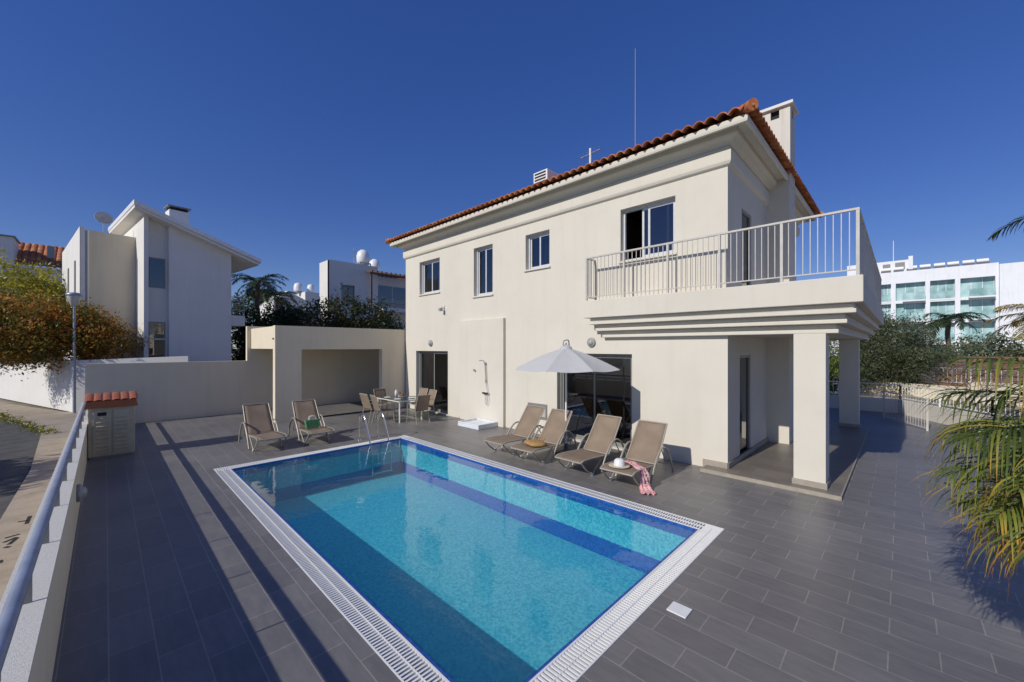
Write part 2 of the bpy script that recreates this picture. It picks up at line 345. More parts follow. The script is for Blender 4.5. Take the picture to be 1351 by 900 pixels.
# ------------------------------------------------------------------ pool
BX0, BX1, BY0, BY1, BZ = 1.83, 5.67, 2.02, 9.80, -.90
a = MB(); a.add([(BX0,BY0,BZ),(BX1,BY0,BZ),(BX1,BY1,BZ),(BX0,BY1,BZ)], [(0,1,2,3)])
def ringwall(mb, z0, z1, e=0):
    c = [(BX0-e,BY0-e),(BX1+e,BY0-e),(BX1+e,BY1+e),(BX0-e,BY1+e)]
    for i in range(4):
        p, q = c[i], c[(i+1)%4]; mb.add([(p[0],p[1],z0),(q[0],q[1],z0),(q[0],q[1],z1),(p[0],p[1],z1)], [(3,2,1,0)])
ringwall(a, -.62, -.165); ab = a.build('pool_basin', M['aqua']); struct(ab)
b_ = MB(); ringwall(b_, -.165, -.002); ringwall(b_, BZ, -.62)
def frame_rect(mb, x0, x1, y0, y1, wd, z0, z1):
    mb.box(x0, x1, y0, y0+wd, z0, z1); mb.box(x0, x1, y1-wd, y1, z0, z1); mb.box(x0, x0+wd, y0+wd, y1-wd, z0, z1); mb.box(x1-wd, x1, y0+wd, y1-wd, z0, z1)
frame_rect(b_, BX0-.03, BX1+.03, BY0-.03, BY1+.03, .0295, -.2, -.004)
bb = b_.build('pool_border', M['blue'], ab)
wt = MB(); wt.add([(BX0,BY0,-.022),(BX1,BY0,-.022),(BX1,BY1,-.022),(BX0,BY1,-.022)], [(0,1,2,3)]); struct(wt.build('pool_water', M['water']))
ch = MB()
frame_rect(ch, PX0, PX1, PY0, PY1, .2495, -.12, -.035); 
gr = thing('pool_grating', 'white plastic overflow grating running round the rim of the swimming pool', 'grating', (3.75, 5.9, 0))
G0 = (3.75, 5.9, 0)
ch.build('channel', pm('channel_grey', (.16, .16, .17), .7), gr, G0)
ba = MB(); W_ = .25
frame_rect(ba, PX0, PX1, PY0, PY1, .014, -.03, .004); frame_rect(ba, PX0+W_-.018, PX1-W_+.018, PY0+W_-.018, PY1-W_+.018, .018, -.03, .004)
frame_rect(ba, PX0+W_/2-.004, PX1-W_/2+.004, PY0+W_/2-.004, PY1-W_/2+.004, .008, -.03, .0045)
P_ = .038
for side in (0, 1):
    xa = PX0+.014 if side == 0 else PX1-W_+.018; xb = PX0+W_-.018 if side == 0 else PX1-.014
    y = PY0+W_
    while y < PY1-W_: ba.box(xa, xb, y, y+.018, -.012, .003); y += P_
    ya = PY0+.014 if side == 0 else PY1-W_+.018; yb = PY0+W_-.018 if side == 0 else PY1-.014
    x = PX0+.02
    while x < PX1-.03: ba.box(x, x+.018, ya, yb, -.012, .003); x += P_
ba.build('grate', M['white_plastic'], gr, G0)
sl = MB(); sl.box(3.73, 3.9, 1.42, 1.60, 0, .012); top_single(sl, 'drain_cover', M['white_plastic'], 'small square white drain cover set in the grey tiles beside the pool corner', 'drain cover', (3.81, 1.5, 0), bevel=.004)

lad = thing('pool_ladder', 'bright steel pool ladder at the far end of the swimming pool', 'pool ladder', (5.05, 10.1, 0))
LO = (5.05, 10.1, 0)
for x in (4.80, 5.32):
    q = MB(); q.tube([(x,10.46,0),(x,10.46,.45),(x,10.44,.62),(x,10.38,.71),(x,10.28,.73),(x,10.18,.68),(x,10.1,.56),(x,9.84,.02),(x,9.72,-.25),(x,9.70,-.8)], .021, 10); q.build('hand_rail', M['steel'], lad, LO)
    q = MB(); q.lathe([(.0,.014),(.045,.014),(.05,0)], 14, (x,10.46,0)); q.build('flange', M['steel'], lad, LO)
for z in (-.25, -.5, -.75):
    q = MB(); q.box(4.81, 5.31, 9.66, 9.735, z-.012, z+.012); q.build('step', M['steel'], lad, LO)

# ------------------------------------------------------------------ villa
HX, HY0, HY1 = 8.75, 2.5, 14.75
HO = (8.75, 8.6, 0)
villa = thing('villa', 'large cream two storey villa with terracotta eaves and wrap balcony beside the pool', 'house', HO)
def P(mb, name, mat, parent=None, **kw): return mb.build(name, mat, parent or villa, HO, **kw)
def wall_holes(mb, X0, thick, y0, y1, z0, z1, holes):
    """vertical wall in the plane x = X0, rectangular openings with reveals"""
    ys = sorted({y0, y1, *[h[0] for h in holes], *[h[1] for h in holes]}); zs = sorted({z0, z1, *[h[2] for h in holes], *[h[3] for h in holes]})
    for i in range(len(ys)-1):
        for j in range(len(zs)-1):
            cy, cz = (ys[i]+ys[i+1])/2, (zs[j]+zs[j+1])/2
            if any(h[0] < cy < h[1] and h[2] < cz < h[3] for h in holes): continue
            a0, a1, b0, b1 = ys[i], ys[i+1], zs[j], zs[j+1]
            mb.add([(X0,a0,b0),(X0,a1,b0),(X0,a1,b1),(X0,a0,b1)], [(0,3,2,1)]) if thick > 0 else mb.add([(X0,a0,b0),(X0,a1,b0),(X0,a1,b1),(X0,a0,b1)], [(0,1,2,3)])
            mb.add([(X0+thick,a0,b0),(X0+thick,a1,b0),(X0+thick,a1,b1),(X0+thick,a0,b1)], [(0,1,2,3)])
    for (a0, a1, b0, b1) in holes:
        X1 = X0+thick
        mb.add([(X0,a0,b0),(X1,a0,b0),(X1,a0,b1),(X0,a0,b1)], [(0,1,2,3)]); mb.add([(X0,a1,b0),(X1,a1,b0),(X1,a1,b1),(X0,a1,b1)], [(3,2,1,0)])
        mb.add([(X0,a0,b1),(X1,a0,b1),(X1,a1,b1),(X0,a1,b1)], [(0,1,2,3)]); mb.add([(X0,a0,b0),(X1,a0,b0),(X1,a1,b0),(X0,a1,b0)], [(3,2,1,0)])
D1 = (11.84, 13.96, .03, 2.35); D2 = (4.58, 6.82, .03, 2.33)
W1 = (12.35, 13.71, 4.57, 5.86); W2 = (9.44, 10.38, 4.21, 5.84); W3 = (7.09, 8.0, 4.78, 5.82); W4 = (3.55, 4.88, 4.57, 5.83)
wl = MB(); wall_holes(wl, HX, .25, HY0, HY1, 0, 6.45, [D1, D2, W1, W2, W3, W4])
# side wall (faces -Y) made in the same way, then turned
UD = (9.72, 10.5, 3.66, 5.55); LD = (9.58, 10.45, .07, 2.32)
sw = MB(); wall_holes(sw, 0, .25, 0, 7.25, 0, 6.45, [(UD[0]-HX, UD[1]-HX, UD[2], UD[3]), (LD[0]-HX, LD[1]-HX, LD[2], LD[3])])
sw.v = [(HX+v[1], HY0+v[0], v[2]) for v in sw.v]; sw.f = [tuple(reversed(f)) for f in sw.f]
wl.add(sw.v, sw.f)
wl.box(15.75, 16.0, HY0+.25, HY1, 0, 6.45); wl.box(HX+.25, 15.75, HY1-.25, HY1, 0, 6.45)
P(wl, 'wall', M['stucco'])
P(MB().box(12.0, 12.75, 2.02, 2.5, .06, 6.598), 'chimney_breast', M['stucco'])
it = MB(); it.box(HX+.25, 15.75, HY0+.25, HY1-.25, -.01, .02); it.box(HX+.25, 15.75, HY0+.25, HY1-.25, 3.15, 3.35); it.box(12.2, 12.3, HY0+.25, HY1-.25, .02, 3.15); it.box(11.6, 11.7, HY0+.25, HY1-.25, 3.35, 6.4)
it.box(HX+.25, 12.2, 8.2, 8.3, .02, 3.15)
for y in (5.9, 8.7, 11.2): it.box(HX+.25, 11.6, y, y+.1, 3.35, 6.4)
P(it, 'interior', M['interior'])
pn = MB(); pn.box(HX-.10, HX+.0, 8.85, 11.04, 0, 3.41); P(pn, 'wall_panel', M['stucco'], bevel=.008)
pl = MB(); pl.box(HX-.028, HX-.003, 2.48, 2.97, .002, .17); pl.box(HX-.028, 12, 2.472, 2.497, .062, .17); pl.box(8.36, 8.40, .72, 4.0-1.1, 0, .055)
P(pl, 'plinth', M['plinth'])
# windows and doors
def win(y0, y1, z0, z1, kind, mf, open_left=False):
    x = HX+.13
    f = MB(); t_ = .055
    f.box(x, x+.07, y0, y0+t_, z0, z1); f.box(x, x+.07, y1-t_, y1, z0, z1); f.box(x, x+.07, y0+t_, y1-t_, z1-t_, z1); f.box(x, x+.07, y0+t_, y1-t_, z0, z0+t_)
    fo = P(f, kind, mf)
    ym = (y0+y1)/2
    for (a0, a1, dx) in ((y0+t_, ym+.03, .012), (ym-.03, y1-t_, .04)):
        s = MB(); k = .05; xx = x+dx
        if open_left and a0 > ym-.1: a0, a1 = a0-.42, a1-.42
        s.box(xx, xx+.025, a0, a0+k, z0+t_, z1-t_); s.box(xx, xx+.025, a1-k, a1, z0+t_, z1-t_); s.box(xx, xx+.025, a0+k, a1-k, z1-t_-k, z1-t_); s.box(xx, xx+.025, a0+k, a1-k, z0+t_, z0+t_+k)
        P(s, 'sash', mf, fo)
        P(MB().box(xx+.010, xx+.014, a0+k, a1-k, z0+t_+k, z1-t_-k), 'pane', M['glass'], fo)
    if kind == 'window':
        s = MB(); s.box(HX-.05, HX+.129, y0-.04, y1+.04, z0-.045, z0-.002); P(s, 'sill', M['stucco'], fo, bevel=.006)
    return fo
for W_1, op in ((W1, False), (W2, False), (W3, False), (W4, True)): win(*W_1, 'window', M['frame'], op)
win(*D1, 'sliding_door', M['dark_frame']); win(*D2, 'sliding_door', M['dark_frame'])
for (y0, y1, z0, z1) in ((12.4,13.05,4.4,6.0),(9.44,9.95,4.1,6.0),(7.1,7.6,4.6,6.0),(3.6,4.2,4.4,6.0)):
    cu = MB(); n = 30; vs = []
    for i in range(n+1):
        yy = y0+(y1-y0)*i/n; vs += [(9.16+.025*math.sin(i*1.15), yy, z0), (9.16+.025*math.sin(i*1.15), yy, z1)]
    cu.add(vs, [(2*i, 2*i+2, 2*i+3, 2*i+1) for i in range(n)], True); P(cu, 'curtain', M['net'])
for (y0, y1, x) in ((13.2, 13.8, 9.25), (4.75, 5.1, 9.3)):
    cu = MB(); n = 40; vs = []
    for i in range(n+1):
        yy = y0+(y1-y0)*i/n; vs += [(x+.04*math.sin(i*1.3), yy, .05), (x+.04*math.sin(i*1.3), yy, 2.5)]
    cu.add(vs, [(2*i, 2*i+2, 2*i+3, 2*i+1) for i in range(n)], True); P(cu, 'curtain', M['curtain'])
for (a_, nm) in ((UD, 'upper'), (LD, 'lower')):
    f = MB(); y = HY0+.02
    f.box(a_[0], a_[0]+.06, y, y+.07, a_[2], a_[3]); f.box(a_[1]-.06, a_[1], y, y+.07, a_[2], a_[3]); f.box(a_[0]+.06, a_[1]-.06, y, y+.07, a_[3]-.06, a_[3]); f.box(a_[0]+.06, a_[1]-.06, y, y+.07, a_[2], a_[2]+.06)
    fo = P(f, 'balcony_door' if nm == 'upper' else 'porch_door', M['dark_frame'])
    P(MB().box(a_[0]+.06, a_[1]-.06, y+.03, y+.035, a_[2]+.06, a_[3]-.06), 'pane', M['glass'], fo)
# cornice swept round the walls
def sweep(prof, x0, x1, y0, y1):
    m = MB(); v = []
    for o, z in prof: v += [(x0-o, y0-o, z), (x1+o, y0-o, z), (x1+o, y1+o, z), (x0-o, y1+o, z)]
    f = [(i*4+k, i*4+(k+1)%4, (i+1)*4+(k+1)%4, (i+1)*4+k) for i in range(len(prof)-1) for k in range(4)]
    return m.add(v, f)
P(sweep([(0.0,6.14),(.03,6.15),(.055,6.17),(.078,6.22),(.08,6.25),(.08,6.43),(.07,6.44),(.002,6.442)], HX, 16, HY0, HY1), 'wall_band', M['stucco'])
P(sweep([(.002,6.45),(.03,6.45),(.03,6.53),(.06,6.535),(.075,6.56),(.12,6.595),(.18,6.615),(.215,6.64),(.235,6.665),(.237,6.76),(.36,6.765),(.38,6.76),(.40,6.72)], HX, 16, HY0, HY1), 'soffit', M['stucco'])
P(sweep([(.40,6.72),(.405,6.69),(.43,6.675),(.46,6.69),(.47,6.73),(.47,6.80),(.46,6.82),(.3,6.82)], HX, 16, HY0, HY1), 'fascia', M['stucco'])
# tiled hip roof
EO = .60; ex0, ex1, ey0, ey1 = HX-EO, 16+EO, HY0-EO, HY1+EO; sl_ = math.tan(R(19)); half = (ex1-ex0)/2
def slope(run_len, depth):
    """tile field: along = run direction, s = distance in from the eave"""
    tw = .215; nc = max(4, int(round(run_len/tw))); tw = run_len/nc; k = 8; rows = []
    course = .34; s = 0
    while s < depth:
        rows += [(s, .022), (min(s+course, depth), 0.)]; s += course
    rr = []
    for s, lift in rows:
        r_ = []
        for j in range(nc*k+1):
            u = j*tw/k; uu = min(max(u, s), run_len-s); ph = math.sin(math.pi*u/tw); r_.append((uu, s, 6.825+s*sl_+.085*abs(ph)**.75+lift))
        rr.append(r_)
    return rr
def add_slope(mb, run_len, depth, fn):
    rr = slope(run_len, depth); n = len(rr[0]); v = [fn(*p) for r_ in rr for p in r_]
    f = [(i*n+j, i*n+j+1, (i+1)*n+j+1, (i+1)*n+j) for i in range(len(rr)-1) for j in range(n-1)]
    mb.add(v, f)
rf = MB()
add_slope(rf, ey1-ey0, half, lambda u, s, z: (ex0+s, ey0+u, z)); add_slope(rf, ex1-ex0, half, lambda u, s, z: (ex0+u, ey0+s, z))
add_slope(rf, ey1-ey0, half, lambda u, s, z: (ex1-s, ey0+u, z)); add_slope(rf, ex1-ex0, half, lambda u, s, z: (ex0+u, ey1-s, z))
ro = P(rf, 'roof', M['roof'], solid=.018, offset=0)
rdg = MB()
def hip(p, q):
    p = Vector(p); q = Vector(q); L_ = (q-p).length; n = int(L_/.33)
    for i in range(n):
        a0 = p+(q-p)*(i/n); a1 = p+(q-p)*((i+1.12)/n); rdg.tube([a0, a1], [.105, .085], 10)
hz = 6.88
hip((ex0+.02, ey0+.02, hz), (ex0+half, ey0+half, hz+half*sl_)); hip((ex0+.02, ey1-.02, hz), (ex0+half, ey1-half, hz+half*sl_)); hip((ex1, ey0, hz), (ex1-half, ey0+half, hz+half*sl_)); hip((ex0+half, ey0+half, hz+half*sl_), (ex0+half, ey1-half, hz+half*sl_))
P(rdg, 'ridge_tile', M['roof'], ro)
# chimney stack
cs = MB(); cs.box(12.0, 12.62, 2.0, 2.60, 6.6, 8.33)
for (x0, x1, y0, y1) in ((12.0,12.08,2.0,2.23),(12.0,12.08,2.42,2.6),(12.54,12.62,2.0,2.23),(12.54,12.62,2.42,2.6),(12.081,12.2,2.0,2.1),(12.42,12.539,2.0,2.1),(12.081,12.539,2.5,2.6)): cs.box(x0, x1, y0, y1, 8.33, 8.58)
co_ = P(cs, 'chimney', stucco('stained_stucco', (.66, .63, .56), .35)); P(MB().box(11.92, 12.68, 1.93, 2.68, 8.58, 8.65), 'chimney_cap', M['white_wall'], co_)
P(MB().box(12.10, 12.53, 2.11, 2.49, 8.331, 8.57), 'flue', M['dark'], co_)
# balcony
BXF, BYF = 8.30, .43
bs = MB(); bs.prism([(BXF,BYF),(18,BYF),(18,HY0-.001),(HX-.002,HY0-.001),(HX-.002,5.65),(BXF,5.65)], 3.215, 3.64); bal = P(bs, 'balcony_slab', M['stucco'], bevel=.012)
for k in range(3):
    i0 = .12*(k+1); z1 = 3.213-.16*k; z0 = z1-.158; m_ = MB()
    for (e, a0, a1) in ((.0, z0+.05, z1), (-.03, z0, z0+.07)):
        i_ = i0+e+(.0 if e else .0)
        if e == 0: m_.prism([(BXF+i_,BYF+i_),(18-i_,BYF+i_),(18-i_,HY0-.001),(HX-.002,HY0-.001),(HX-.002,5.65-i_),(BXF+i_,5.65-i_)], z0+.071, z1)
        else: m_.prism([(BXF+i_,BYF+i_),(18-i_,BYF+i_),(18-i_,HY0-.001),(HX-.002,HY0-.001),(HX-.002,5.65-i_),(BXF+i_,5.65-i_)], z0, z0+.07)
    P(m_, 'moulding', M['stucco'], bal, bevel=.012)
zb = 3.213-.48+.002
for (x, y) in ((8.63, .93), (15.9, .93)):
    c = P(MB().box(x, x+.45, y, y+.46, .062, zb), 'column', M['stucco'], bevel=.008); P(MB().box(x-.02, x+.47, y-.02, y+.48, .061, .16), 'column_plinth', M['plinth'], c)
pf = MB(); pf.box(8.40, 16.6, .72, 2.5, 0, .06); pf.box(8.40, HX-.03, 2.5, 2.9, 0, .058); P(pf, 'porch_floor', M['porch'])
P(MB().box(8.37, 8.398, .70, 2.9, 0, .064).box(8.4, 16.6, .70, .718, 0, .064), 'porch_edge', M['plinth'])
# balcony railing
RZ0, RZ1 = 3.64, 4.70; rx, ry = 8.37, .50
rl = MB(); rl.bar((rx, ry-.02, RZ1), (rx, 5.60, RZ1), .05, .035); rl.bar((rx, ry, RZ1), (17.9, ry, RZ1), .05, .034); rl.bar((rx, ry, 3.735), (rx, 5.6, 3.735), .03, .02); rl.bar((rx, ry, 3.735), (17.9, ry, 3.735), .03, .021)
rl.bar((rx, 5.6, RZ1), (HX, 5.6, RZ1-.001), .05, .034); rl.bar((rx, 5.6, 3.735), (HX, 5.6, 3.735), .03, .021)
rail = P(rl, 'balcony_railing', M['rail'])
for i in range(6): P(MB().box(rx-.022, rx+.022, ry+i*1.02-.022, ry+i*1.02+.022, RZ0, RZ1-.018), 'post', M['rail'], rail)
for i in range(1, 10): P(MB().box(rx+i*1.04-.022, rx+i*1.04+.022, ry-.022, ry+.022, RZ0, RZ1-.018), 'post', M['rail'], rail)
cnt = 0; y = ry+.102
while y < 5.55:
    if abs((y-ry)/1.02-round((y-ry)/1.02)) > .04: P(MB().box(rx-.0065, rx+.0065, y-.0065, y+.0065, 3.745, RZ1-.018), 'baluster', M['rail'], rail); cnt += 1
    y += .102
for y_ in (8.47, 8.58, 8.69): P(MB().box(y_-.0065, y_+.0065, 5.592, 5.608, 3.745, RZ1-.018), 'baluster', M['rail'], rail); cnt += 1
x = rx+.104; st_ = MB()
while x < 17.85:
    if abs((x-rx)/1.04-round((x-rx)/1.04)) > .04:
        if cnt < 98: P(MB().box(x-.0065, x+.0065, ry-.0065, ry+.0065, 3.745, RZ1-.018), 'baluster', M['rail'], rail); cnt += 1
        else: st_.box(x-.0065, x+.0065, ry-.0065, ry+.0065, 3.745, RZ1-.018)
    x += .104
o = P(st_, 'far_balusters', M['rail'], rail); o['kind'] = 'stuff'

# --- small things on the villa
def bulkhead(name, label, p, nrm='x', grp='round bulkhead lamps on the villa wall', s=1):
    t_ = thing(name, label, 'wall lamp', p, 0, grp)
    a_ = MB().lathe([(0,0),(.12,0),(.125,.03),(.11,.05),(.085,.055)], 20); b = MB().lathe([(.085,.05),(.07,.08),(.04,.1),(0,.105)], 16)
    mt = Matrix.Rotation(R(-90), 4, 'Y') if nrm == 'x' else Matrix.Rotation(R(90), 4, 'Y')
    a_.xf(mt).build('lamp_body', M['grille'], t_); b.xf(mt).build('lamp_glass', bpy.data.materials.get('frosted_glass') or pm('frosted_glass', (.36, .36, .34), .3), t_); return t_
bulkhead('wall_lamp', 'round grey bulkhead lamp over the left sliding door beside the dining set', (HX, 12.92, 2.65))
bulkhead('wall_lamp', 'round grey bulkhead lamp above the wide sliding door behind the parasol', (HX, 5.70, 2.62))
bulkhead('wall_lamp', 'round bulkhead lamp on the inner side of the low parapet wall', (-.28, 8.26, .45), '-x', None)
cm = thing('security_light', 'small white motion sensor on the upper wall below the leftmost window', 'sensor', (HX, 12.07, 3.98))
MB().box(-.04, 0, -.04, .04, -.06, .06).build('wall_plate', M['white_plastic'], cm)
MB().bar((-.04,0,.0), (-.14,0,-.03), .03, .03).build('bracket', M['white_plastic'], cm); MB().box(-.22, -.10, -.06, .06, -.16, -.05).build('sensor_head', M['grille'], cm, bevel=.01)
vt = thing('wall_vent', 'grey framed louvre vent low on the wall behind the loungers', 'vent', (HX, 7.53, .44))
f = MB(); f.box(-.03,0,-.36,-.31,0,.43); f.box(-.03,0,.31,.36,0,.43); f.box(-.03,0,-.31,.31,.38,.43); f.box(-.03,0,-.31,.31,0,.05); f.build('vent_frame', M['dark_frame'], vt)
s = MB(); MBz = [s.bar((-.012, -.31, .06+.035*i), (-.012, .31, .06+.035*i), .02, .004, (.6,0,.8)) for i in range(9)]; s.build('louvre', M['grille'], vt)
shw = thing('outdoor_shower', 'chrome hand shower with riser rail and hose on the projecting wall panel', 'shower', (HX-.10, 9.6, 0))
q = MB(); q.tube([(-.05,.02,1.35),(-.05,.02,2.02)], .012, 8); q.tube([(0,.02,1.4),(-.05,.02,1.4)], .014, 8); q.tube([(0,.02,1.98),(-.05,.02,1.98)], .014, 8); q.build('riser_rail', M['steel'], shw)
q = MB(); q.tube([(-.06,.03,1.95),(-.10,.06,2.06),(-.16,.09,2.08)], .014, 8); q.lathe([(0,.0),(.05,.0),(.055,-.02),(.02,-.03)], 14, (-.18,.10,2.08)); q.build('shower_head', M['steel'], shw)
q = MB(); q.box(-.07, 0, -.10, .14, .98, 1.04); q.tube([(-.04,-.10,1.01),(-.04,-.13,1.01)], .028, 10); q.tube([(-.04,.14,1.01),(-.04,.17,1.01)], .028, 10); q.build('mixer_valve', M['steel'], shw)
q = MB(); q.tube([(-.05,.03,1.0),(-.06,.01,.85),(-.06,.03,.70),(-.06,-.04,.64),(-.06,-.10,.72),(-.06,-.10,.95),(-.06,-.05,1.2),(-.07,.0,1.5),(-.08,.02,1.95)], .009, 7); q.build('hose', M['grille'], shw)
q = MB(); q.tube([(-.0,0,0),(-.06,0,0)], .035, 12); top_single(q.xf(Matrix.Translation((HX-.1, 10.18, 1.73))), 'wall_tap', M['steel'], 'single round chrome tap on the wall panel left of the shower', 'tap', (HX-.1, 10.18, 1.73))
tr = MB(); tr.box(7.85, 8.64, 9.1, 10.1, 0, .10); frame_rect(tr, 7.85, 8.64, 9.1, 10.1, .05, .10, .145)
top_single(tr, 'shower_tray', M['tray'], 'low white square shower tray on the terrace under the outdoor shower', 'shower tray', (8.25, 9.6, 0), bevel=.01)
an = thing('roof_aerial', 'small tv aerial on a white mast above the roof edge', 'aerial', (10.0, 6.56, 7.2))
MB().tube([(0,0,0),(0,0,1.15)], .035, 8).build('mast', M['white_metal'], an)
q = MB(); q.tube([(-.1,.28,.92),(.1,-.28,1.08)], .012, 6)
for i in range(6): c_ = (-.1+.04*i, .28-.11*i, .92+.032*i); q.tube([(c_[0]-.14,c_[1]-.05,c_[2]),(c_[0]+.14,c_[1]+.05,c_[2])], .007, 5)
q.build('aerial_bars', M['grille'], an)
q = MB(); q.tube([(11,5.65,7.5),(11,5.65,11.35)], [.018,.010], 6); top_single(q, 'lightning_rod', M['dark_frame'], 'tall thin dark rod rising from the tiled roof', 'mast', (11, 5.65, 7.5))
ac = thing('roof_vent', 'white louvred vent box standing on the terracotta roof', 'roof vent', (10.5, 8.66, 7.3))
f = MB(); f.box(-.30,.3,-.30,.30,.35,1.1); f.build('vent_box', M['white_plastic'], ac, bevel=.01)
s = MB(); [s.box(-.312, -.302, -.24+.002, .24, .50+.1*i, .55+.1*i) for i in range(6)]; s.build('louvre', M['dark'], ac)

# ------------------------------------------------------------------ pavilion and boundary walls
pavo = (6.4, 16.3, 0)
pav = thing('pool_pavilion', 'flat roofed cream pavilion with a wide rectangular opening beside the villa', 'pavilion', pavo)
q = MB()
def fr_wall(mb, x0, x1, y, th, z0, z1, holes):
    t2 = MB(); wall_holes(t2, 0, th, x0, x1, z0, z1, holes); mb.add([(v[1], y+v[0], v[2]) for v in t2.v], [tuple(reversed(f)) for f in t2.f])
fr_wall(q, 3.93, 10.5, 14.80, .25, .0, 3.22, [(4.74, 7.72, 0.0, 2.42)])
q.box(3.93, 3.931, 14.8, 15.05, 0, 3.22)
q.box(3.93, 10.5, 15.05, 17.9, 2.98, 3.20)
q.box(3.93, 4.18, 15.05, 17.88, 2.44, 2.98)
q.build('pavilion_frame', M['stucco2'], pav, pavo)
MB().tube([(3.93,14.93,2.78),(3.88,14.93,2.78)], .03, 10).build('spout', M['dark_frame'], pav, pavo)
bw = MB(); bw.box(-.42, 3.80, 17.9, 18.1, 0, 1.98); bw.box(3.80, 12.5, 17.9, 18.1, 0, 3.30)
top_single(bw, 'boundary_wall', M['stucco2'], 'long cream boundary wall across the back of the terrace, stepping up behind the pavilion', 'wall', (5, 18, 0))
pw = thing('parapet_wall', 'low cream parapet wall with pale coping running along the street', 'wall', (-.38, 5, 0))
MB().box(-.48, -.28, -3, 17.89, -.25, .775).build('wall_body', M['stucco2'], pw, (-.38,5,0)); MB().box(-.49, -.275, -3, 17.89, .777, .80).build('coping', M['cap'], pw, (-.38,5,0))
hr = thing('hand_rail', 'thick grey painted pipe rail on flat posts above the street parapet', 'railing', (-.36, 5, .8))
MB().tube([(-.36,-3,1.05),(-.36,17.7,1.05)], .036, 14, ).build('pipe', M['grey_metal'], hr, (-.36,5,.8))
for i in range(18):
    y = -2.75+1.15*i; MB().box(-.40, -.34, y-.006, y+.006, .80, 1.02).build('post', pm('bare_post', (.34,.31,.26), .5) if i == 0 else bpy.data.materials['bare_post'], hr, (-.36,5,.8))

# storage box for the pump
kb = (.11, 13.22, 0)
ki = thing('storage_box', 'beige plastic pump box with two louvred doors and a terracotta coloured lid', 'storage box', kb)
MB().box(-.38, .38, -.36, .36, .04, 1.13).build('box_body', M['beige_plastic'], ki, bevel=.012)
MB().box(-.36, .36, -.34, .34, 0, .04).build('base', M['dark_frame'], ki)
lid = MB(); lid.add([(-.43,-.42,1.131),(.43,-.42,1.131),(.43,.42,1.131),(-.43,.42,1.131),(-.40,-.44,1.30),(.40,-.44,1.30),(.40,.42,1.34),(-.40,.42,1.34)], [(0,3,2,1),(0,1,5,4),(1,2,6,5),(2,3,7,6),(3,0,4,7)])
n = 24; vs = []
for j, (yy, zz) in enumerate(((-.46,1.30),(-.2,1.39),(.1,1.42),(.44,1.38))):
    for i in range(n+1): vs.append((-.43+.86*i/n, yy, zz+.022*abs(math.sin(math.pi*i/4))**.6))
lid.add(vs, [(j*(n+1)+i, j*(n+1)+i+1, (j+1)*(n+1)+i+1, (j+1)*(n+1)+i) for j in range(3) for i in range(n)])
lid.add([(-.43,-.46,1.298),(.43,-.46,1.298),(.43,.44,1.378),(-.43,.44,1.378)], [(0,3,2,1)])
lid.build('lid', M['red_plastic'], ki)
for sx in (-1, 1):
    d = MB().box(min(sx*.02, sx*.30), max(sx*.02, sx*.30), -.378, -.361, .10, 1.08).build('door', M['beige_plastic'], ki, bevel=.005)
    s = MB(); [s.bar((sx*.06, -.385, .18+.09*i), (sx*.25, -.385, .18+.09*i), .035, .012, (0,-.6,.8)) for i in range(9)]; s.build('louvre', M['beige_plastic'], d)
    if sx < 0: MB().box(-.23, -.09, -.392, -.379, .955, 1.03).build('handle_slot', M['dark'], d)

# ------------------------------------------------------------------ furniture
def arc(pts, n=7):
    """smooth a polyline (Catmull-Rom)"""
    P_ = [Vector(p) for p in pts]; P_ = [P_[0]*2-P_[1]]+P_+[P_[-1]*2-P_[-2]]; out = []
    for i in range(1, len(P_)-2):
        for k in range(n):
            t_ = k/n; a0, a1, a2, a3 = P_[i-1:i+3]
            out.append(.5*((2*a1)+(-a0+a2)*t_+(2*a0-5*a1+4*a2-a3)*t_*t_+(-a0+3*a1-3*a2+a3)*t_**3))
    out.append(P_[-2]); return out
def sheet(mb, line, w0, w1, y0=None):
    """cloth stretched between the rails along a line of (x, z)"""
    n = len(line); vs = []; m_ = 6
    for i, (x, z) in enumerate(line):
        wd = w0+(w1-w0)*i/(n-1)
        for k in range(m_+1):
            t_ = -1+2*k/m_; vs.append((x, t_*wd/2, z-.018*(1-t_*t_)))
    mb.add(vs, [(i*(m_+1)+k, i*(m_+1)+k+1, (i+1)*(m_+1)+k+1, (i+1)*(m_+1)+k) for i in range(n-1) for k in range(m_)], True)
